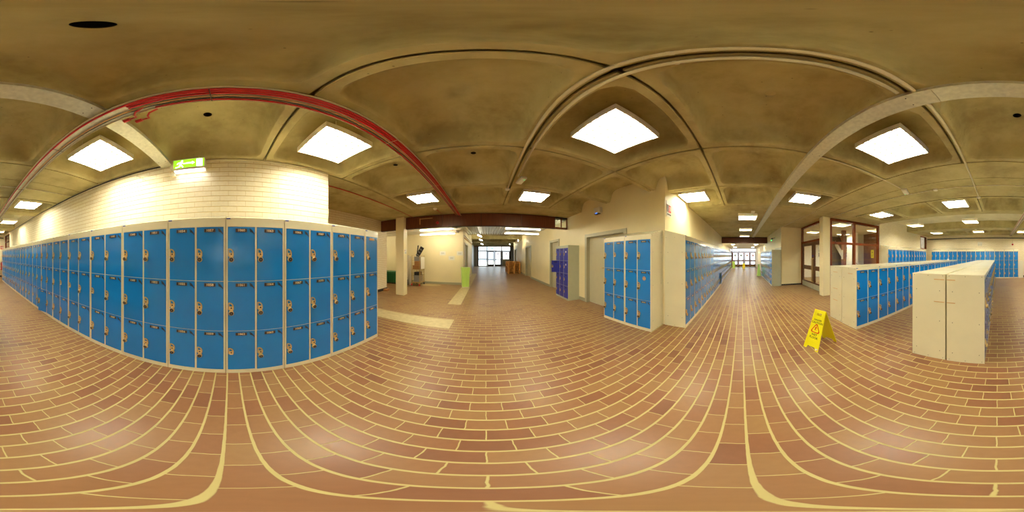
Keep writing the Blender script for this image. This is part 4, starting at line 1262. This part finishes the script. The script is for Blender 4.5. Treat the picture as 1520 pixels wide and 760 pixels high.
# exit sign
def exit_sign():
    r = empty('exit_sign', 'lit green exit sign with running figure, arrow and door on the brick wall', 'exit sign', (-1.93, -0.495, 2.595), PI/2)
    # local x -> world y (viewer right), local -y -> world +x (towards the room)
    b = MB(); b.box(-0.205, 0.205, 0.0, 0.10, 0.018, 0.175, 'white', 0.004)
    b.ring([(-0.205, 0.0), (0.205, 0.0), (0.205, 0.178), (-0.205, 0.178)], [(-0.193, 0.03), (0.193, 0.03), (0.193, 0.168), (-0.193, 0.168)], -0.012, 0.0, 'white'); b.obj('housing', r)
    g = MB(); g.box(-0.192, 0.192, -0.006, -0.001, 0.031, 0.167, 'exitgreen')
    f = MB(); y0, y1 = -0.009, -0.0065
    cz = 0.095
    f.box(0.100, 0.172, y0, y1, 0.038, 0.160, 'exitwhite')
    f.prism([(-0.03, cz), (0.045, cz), (0.045, cz-0.016), (0.078, cz+0.010), (0.045, cz+0.036), (0.045, cz+0.020), (-0.03, cz+0.020)], y0, y1, 'exitwhite')
    def st(p, q, w):
        d = Vector((q[0]-p[0], q[1]-p[1])); n = Vector((-d.y, d.x)).normalized()*w/2
        f.prism([(p[0]-n.x, p[1]-n.y), (q[0]-n.x, q[1]-n.y), (q[0]+n.x, q[1]+n.y), (p[0]+n.x, p[1]+n.y)], y0, y1, 'exitwhite')
    f.cyl((-0.080, y0, 0.148), (0, 1, 0), 0.012, 0.0025, 'exitwhite', n=14)
    st((-0.088, 0.134), (-0.106, 0.086), 0.024); st((-0.090, 0.126), (-0.128, 0.120), 0.012); st((-0.128, 0.122), (-0.146, 0.098), 0.012)
    st((-0.088, 0.126), (-0.066, 0.104), 0.012); st((-0.066, 0.104), (-0.036, 0.102), 0.012)
    st((-0.104, 0.090), (-0.082, 0.066), 0.015); st((-0.084, 0.068), (-0.070, 0.040), 0.014)
    st((-0.108, 0.088), (-0.118, 0.056), 0.015); st((-0.116, 0.056), (-0.168, 0.046), 0.013)
    p = g.obj('green_panel', r); f.obj('pictogram', p)
    d = MB()
    for a in (-0.19, -0.062, 0.066): d.box(a, a+0.118, 0.004, 0.09, 0.006, 0.016, 'exitdown')
    d.obj('downlight_lens', r)
    k = MB(); k.box(-0.2, 0.2, 0.101, 0.1495, 0.03, 0.17, 'white'); k.tube([(0.12, 0.05, 0.176), (0.12, 0.05, 0.2345)], 0.006, 'conduit'); k.obj('bracket', r)
exit_sign()
b = MB(); b.tube([(-2.055, -0.735, 2.69), (-2.055, -0.735, 2.60), (-2.04, -0.80, 2.575), (-2.055, -1.15, 2.60), (-2.06, -1.35, 2.76)], 0.006, 'conduit'); b.box(-2.07, -2.02, -0.765, -0.705, 2.57, 2.62, 'conduit')
tag(b.obj('conduit'), 'curved cable and small box hanging below the round junction box', 'conduit')
# sounder, bells, cameras
b = MB(); b.cyl((-1.57, 5.19, 2.54), (0, -1, 0), 0.05, 0.045, 'red', n=20); b.cyl((-1.57, 5.145, 2.54), (0, -1, 0), 0.035, 0.02, 'red', n=20, r2=0.02); tag(b.obj('alarm_sounder'), 'red round alarm sounder on the brown fascia', 'alarm')
b = MB(); b.box(-2.22, -2.19, 5.175, 5.188, 2.52, 2.74, 'yellow' if False else 'tan'); b.box(-2.22, -1.75, 5.175, 5.188, 2.71, 2.73, 'tan'); tag(b.obj('bracket_mark'), 'tan L-shaped bracket beside the sounder on the brown fascia', 'bracket')
b = MB(); b.cyl((-1.0, -10.85, 2.19), (0, 1, 0), 0.06, 0.06, 'red', n=20); b.cyl((-1.0, -10.79, 2.19), (0, 1, 0), 0.05, 0.02, 'red', n=20, r2=0.02); b.tube([(-1.0, -10.83, 2.25), (-1.0, -10.83, 2.80)], 0.01, 'conduit')
tag(b.obj('alarm_bell'), 'red alarm sounder hanging on a drop conduit on the back wall', 'alarm')
b = MB(); b.box(1.02, 1.32, -10.85, -10.79, 2.22, 2.36, 'white', 0.01)
b.cyl((1.10, -10.79, 2.16), (0, 1, -0.2), 0.055, 0.05, 'sheet', n=16); b.cyl((1.25, -10.79, 2.16), (0, 1, -0.2), 0.055, 0.05, 'sheet', n=16)
b.cyl((1.10, -10.739, 2.15), (0, 1, -0.2), 0.045, 0.004, 'white', n=16); b.cyl((1.25, -10.739, 2.15), (0, 1, -0.2), 0.045, 0.004, 'white', n=16)
tag(b.obj('twin_spot_light'), 'white emergency box with two round spot lamps on the back wall', 'emergency light')
for x in (-0.75+4.3, 1.2, -1.0+0.45):
    pass
b = MB(); b.box(2.72, 2.845, 3.24, 3.50, 2.58, 2.76, 'white', 0.03); b.box(2.722, 2.80, 3.28, 3.46, 2.565, 2.58, 'black'); b.box(2.715, 2.722, 3.34, 3.40, 2.575, 2.59, 'blueled')
tag(b.obj('wall_sensor'), 'white wall unit with a dark and blue slot above the double door', 'sensor')
b = MB(); b.tube([(9.0, -1.88, 2.45), (9.0, -1.80, 2.45), (9.0, -1.72, 2.42)], 0.012, 'black'); b.cyl((8.92, -1.70, 2.40), (1, 0, 0), 0.04, 0.16, 'black', n=14); b.cyl((8.92, -1.70, 2.40), (-1, 0, 0), 0.03, 0.01, 'sheet', n=14)
b.cyl((9.0, -1.66, 2.28), (0, 0, 1), 0.02, 0.04, 'led', n=10); tag(b.obj('security_camera'), 'black wall camera with a green light above the corridor lockers', 'camera')
b = MB(); b.box(2.91, 3.14, 1.443, 1.449, 2.24, 2.58, 'paper')
b.box(2.925, 3.125, 1.439, 1.442, 2.34, 2.50, 'signred'); b.box(2.925, 3.0, 1.436, 1.439, 2.345, 2.495, 'papergrey'); b.box(3.05, 3.08, 1.436, 1.439, 2.37, 2.47, 'paper')
b.box(2.935, 3.115, 1.436, 1.442, 2.28, 2.30, 'signblack')
tag(b.obj('wall_sign'), 'red and white sign high on the cream wall corner above the lockers', 'sign')
# pillar label, notices on the end wall
b = MB(); b.box(-2.759, -2.756, 5.08, 5.22, 1.50, 1.66, 'paper'); b.box(-2.756, -2.754, 5.09, 5.12, 1.60, 1.64, 'signred'); b.box(-2.756, -2.754, 5.10, 5.2, 1.53, 1.545, 'papergrey'); tag(b.obj('paper_notice'), 'small white notice with a red mark on the cream pillar', 'notice')
for x, z, lab in ((-1.71-0.12, 1.55, 'middle laminated notice, lowest of three on the end wall') if False else (-2.11, 1.56, 'laminated sheet on the end wall, the upper one towards the roll cage'), (-1.13-0.12, 1.55, 'laminated sheet on the end wall, the upper one towards the lime bin'), (-1.66, 1.32, 'laminated sheet on the end wall, lowest of three')):
    b = MB(); b.box(x-0.15, x+0.15, 7.843, 7.849, z-0.1, z+0.1, 'paper')
    for q in (-0.03, 0.0, 0.03): b.box(x-0.08, x+0.08, 7.841, 7.843, z+q-0.005, z+q+0.005, 'papergrey')
    tag(b.obj('laminated_notice'), lab, 'notice', 'laminated sheets on the end wall')

# ------------------------------------------------------------ ROLL CAGE etc.
def cage():
    r = empty('roll_cage', 'steel roll cage trolley piled with boxes and clutter against the end wall', 'trolley', (-3.40, 6.96, 0))
    W, D, Hh = 0.42, 0.60, 1.45
    b = MB(); b.box(0, W, 0, D, 0.15, 0.18, 'steel'); b.obj('base', r)
    b = MB(); b.box(0.01, W-0.01, 0.01, D-0.01, 0.78, 0.80, 'steel'); b.obj('shelf', r)
    for x in (0.012, W-0.012):
        for y in (0.012, D-0.012):
            b = MB(); b.cyl((x, y, 0.14), (0, 0, 1), 0.012, Hh-0.14, 'steel', n=8); b.obj('post', r)
            w = MB(); w.cyl((x-0.015, y, 0.06), (1, 0, 0), 0.055, 0.03, 'red' if y < 0.3 else 'black', n=16); w.box(x-0.02, x+0.02, y-0.02, y+0.02, 0.10, 0.15, 'steel'); w.obj('wheel', r)
    b = MB()
    for z in [0.25+0.12*i for i in range(11)]:
        b.tube([(0.012, 0.012, z), (0.012, D-0.012, z)], 0.004, 'steel', n=5); b.tube([(W-0.012, 0.012, z), (W-0.012, D-0.012, z)], 0.004, 'steel', n=5); b.tube([(0.012, D-0.012, z), (W-0.012, D-0.012, z)], 0.004, 'steel', n=5)
    for k in range(1, 6): b.tube([(W-0.012, D*k/6, 0.2), (W-0.012, D*k/6, 1.42)], 0.004, 'steel', n=5)
    b.obj('mesh_side', r)
cage()
def carton(x0, x1, y0, y1, z0, z1, m, name, lab, cat):
    b = MB(); b.box(x0, x1, y0, y1, z0, z1, m, 0.006); b.box(x0-0.001, x1+0.001, (y0+y1)/2-0.025, (y0+y1)/2+0.025, z0+0.004, z1+0.001, 'tan'); return tag(b.obj(name), lab, cat)
carton(-3.36, -3.03, 7.0, 7.45, 0.80, 0.98, 'card', 'cardboard_box', 'wide cardboard box on the middle shelf of the roll cage', 'box')
carton(-3.28, -3.04, 7.02, 7.35, 0.985, 1.18, 'card', 'cardboard_box', 'smaller cardboard box on top of the wide one in the roll cage', 'box')
carton(-3.33, -3.04, 7.05, 7.5, 0.185, 0.50, 'papergrey', 'grey_crate', 'grey bag-like crate at the bottom of the roll cage', 'crate')
carton(-3.30, -3.05, 7.05, 7.4, 0.505, 0.66, 'black', 'black_box', 'black equipment box on the grey crate in the roll cage', 'box')
b = MB(); b.box(-3.31, -3.06, 7.05, 7.42, 1.185, 1.40, 'sheet', 0.02); tag(b.obj('grey_case'), 'grey plastic case near the top of the roll cage', 'case')
b = MB(); b.box(-2.955, -2.94, 7.02, 7.5, 0.80, 1.38, 'paper', 0.003); tag(b.obj('white_board'), 'white board strapped on the side of the roll cage', 'board')
b = MB(); b.X = Matrix.Translation(Vector((-3.20, 7.2, 1.42))) @ Matrix.Rotation(R(32), 4, 'Y')
b.box(-0.09, 0.09, -0.03, 0.03, 0.0, 0.50, 'black', 0.008)
for i in range(6):
    for j in (-0.045, 0.0, 0.045): b.box(j-0.016, j+0.016, -0.036, -0.03, 0.04+i*0.075, 0.09+i*0.075, 'plate' if (i+int(j*100)) % 2 else 'sheet')
b.X = None; tag(b.obj('keyboard_panel'), 'black slotted panel leaning out of the top of the roll cage', 'panel')
b = MB(); b.X = Matrix.Translation(Vector((-3.30, 7.35, 1.40))) @ Matrix.Rotation(R(8), 4, 'Y'); b.cyl((0, 0, 0), (0, 0, 1), 0.018, 0.55, 'black', n=10, r2=0.03); b.X = None
tag(b.obj('black_pole'), 'black pole sticking up behind the slotted panel in the cage', 'pole')
for i, (x, y, h, rad, lab) in enumerate(((-3.78, 7.35, 1.45, 0.075, 'thick white roll standing behind the pillar, beside the roll cage'), (-3.58, 7.2, 1.40, 0.05, 'thin white roll standing between pillar and roll cage'))):
    b = MB(); b.cyl((x, y, 0), (0, 0, 1), rad, h, 'white', n=20); b.cyl((x, y, h), (0, 0, 1), rad*0.6, 0.002, 'darkvoid', n=16); tag(b.obj('paper_roll'), lab, 'roll', 'white rolls beside the roll cage')
b = MB(); b.box(-3.86, -3.62, 6.8, 7.05, 0, 0.28, 'black', 0.02); b.box(-3.84, -3.64, 6.82, 7.03, 0.28, 0.42, 'sheet', 0.02); tag(b.obj('vacuum_cleaner'), 'dark low machine on the floor behind the cream pillar', 'machine')
def green_bin():
    r = empty('green_bin', 'long green plastic bin with a lid behind the pillar', 'bin', (-5.4, 6.95, 0))
    b = MB(); b.prism([(0.03, 0.06), (1.12, 0.06), (1.16, 0.54), (0, 0.54)], 0.02, 0.6, 'green')
    for i in range(9): b.box(0.1+i*0.125, 0.13+i*0.125, 0.0, 0.02, 0.08, 0.53, 'green')
    b.obj('body', r)
    b = MB(); b.box(-0.02, 1.18, -0.01, 0.63, 0.545, 0.62, 'green', 0.015); b.obj('lid', r)
    b = MB(); b.box(0.0, 1.16, 0.03, 0.58, 0, 0.058, 'black'); b.obj('skid', r)
green_bin()
b = MB(); b.box(-3.86, -3.70, 5.62-0.3, 5.62-0.1, 0, 0.07, 'card'); tag(b.obj('wood_block'), 'small wood block at the foot of the alcove brick wall', 'block')
# slim lime recycling bins
def slimbin(x, y, rz, w, d, h, lab, cone=False):
    r = empty('recycling_bin', lab, 'bin', (x, y, 0), rz, 'lime green recycling bins')
    b = MB()
    t = 0.62 if cone else 0.9
    def rect(k, z): return [(-w/2*k, -d/2*k, z), (w/2*k, -d/2*k, z), (w/2*k, d/2*k, z), (-w/2*k, d/2*k, z)]
    k0, k1 = (1.0, 0.35) if cone else (0.82, 1.0)
    b.add(rect(k0, 0.02)+rect(k1, h-0.07), [(0, 3, 2, 1), (4, 5, 6, 7), (0, 1, 5, 4), (1, 2, 6, 5), (2, 3, 7, 6), (3, 0, 4, 7)], 'lime')
    if not cone: b.box(-0.01, 0.01, -d/2-0.012, -d/2*0.9, 0.08, h-0.1, 'lime')
    b.obj('body', r)
    l = MB(); l.box(-w/2*k1-0.012, w/2*k1+0.012, -d/2*k1-0.012, d/2*k1+0.012, h-0.068, h, 'lime', 0.01); l.obj('rim', r)
    f = MB(); f.box(-w/2*k0, w/2*k0, -d/2*k0, d/2*k0, 0, 0.019, 'white'); f.obj('base', r)
slimbin(-0.93, 7.42, 0.25, 0.36, 0.46, 0.90, 'lime green recycling bin at the corner of the end wall')
slimbin(18.6, 0.90, 0, 0.4, 0.3, 0.80, 'distant lime green bin beside the far end of the corridor lockers')
slimbin(11.5, -1.22, 0, 0.36, 0.26, 0.84, 'tapering lime green bin in front of the lockers behind the grey panel', True)
# pallets
def pallet_meshes():
    deck = MB()
    for i in range(6): deck.box(-0.5, 0.5, -0.48+i*0.172, -0.37+i*0.172, 0.138, 0.158, 'pallet')
    for i in range(3): deck.box(-0.5+i*0.45, -0.4+i*0.45, -0.48, 0.49, 0.118, 0.1375, 'pallet')
    bl = MB(); bl.box(-0.04, 0.04, -0.045, 0.045, 0.018, 0.1175, 'pallet')
    bt = MB()
    for y in (-0.43, 0, 0.44): bt.box(-0.5, 0.5, y-0.05, y+0.05, 0, 0.0175, 'pallet')
    return deck.mesh('deck_boards'), bl.mesh('blocks'), bt.mesh('base_boards')
pm = pallet_meshes()
for s, (px, py, sn) in enumerate(((2.28, 13.25, 'nearer'), (2.33, 14.45, 'farther'))):
    for k in range(6):
        r = empty('pallet', 'wooden pallet, %s from the floor in the %s stack by the door wall' % (ORD[k], sn), 'pallet', (px+random.uniform(-.02, .02), py+random.uniform(-.02, .02), k*0.159), R(random.uniform(-2, 2)), 'stacked wooden pallets')
        link('deck', pm[0], r); link('base', pm[2], r)
        for x in (-0.45, 0, 0.45):
            for y in (-0.43, 0, 0.44): link('block', pm[1], r, (x, y, 0))
# fire point at the back wall
b = MB(); b.box(-2.02, -1.80, -10.85, -10.84, 1.88, 2.10, 'signred'); b.box(-2.0, -1.93, -10.84, -10.837, 1.92, 2.06, 'paper'); b.box(-1.89, -1.84, -10.84, -10.837, 1.93, 2.05, 'paper'); tag(b.obj('fire_sign'), 'red fire equipment sign on the back wall', 'sign')
def ext(x, y, z, lab):
    r = empty('fire_extinguisher', lab, 'fire extinguisher', (x, y, z), 0, 'red fire extinguishers')
    b = MB(); b.cyl((0, 0, 0), (0, 0, 1), 0.075, 0.40, 'red', n=20); b.cyl((0, 0, 0.40), (0, 0, 1), 0.075, 0.07, 'red', n=20, r2=0.025); b.obj('cylinder', r)
    b = MB(); b.box(-0.02, 0.02, -0.03, 0.08, 0.475, 0.52, 'black'); b.tube([(0, 0.03, 0.49), (0.09, 0.05, 0.44), (0.1, 0.05, 0.1)], 0.01, 'black'); b.obj('hose', r)
ext(-1.90, -10.72, 0.55, 'upper red fire extinguisher mounted on the back wall corner')
b = MB(); b.ring([(math.cos(t)*0.2-1.55, 0.98+math.sin(t)*0.2) for t in [2*PI*i/24 for i in range(24)]], [(math.cos(t)*0.15-1.55, 0.98+math.sin(t)*0.15) for t in [2*PI*i/24 for i in range(24)]], -10.84, -10.78, 'sheet') if False else b.box(-2.0, -1.8, -10.84, -10.64, 0.50, 0.549, 'red')
tag(b.obj('extinguisher_shelf'), 'red bracket shelf under the fire extinguisher', 'shelf')
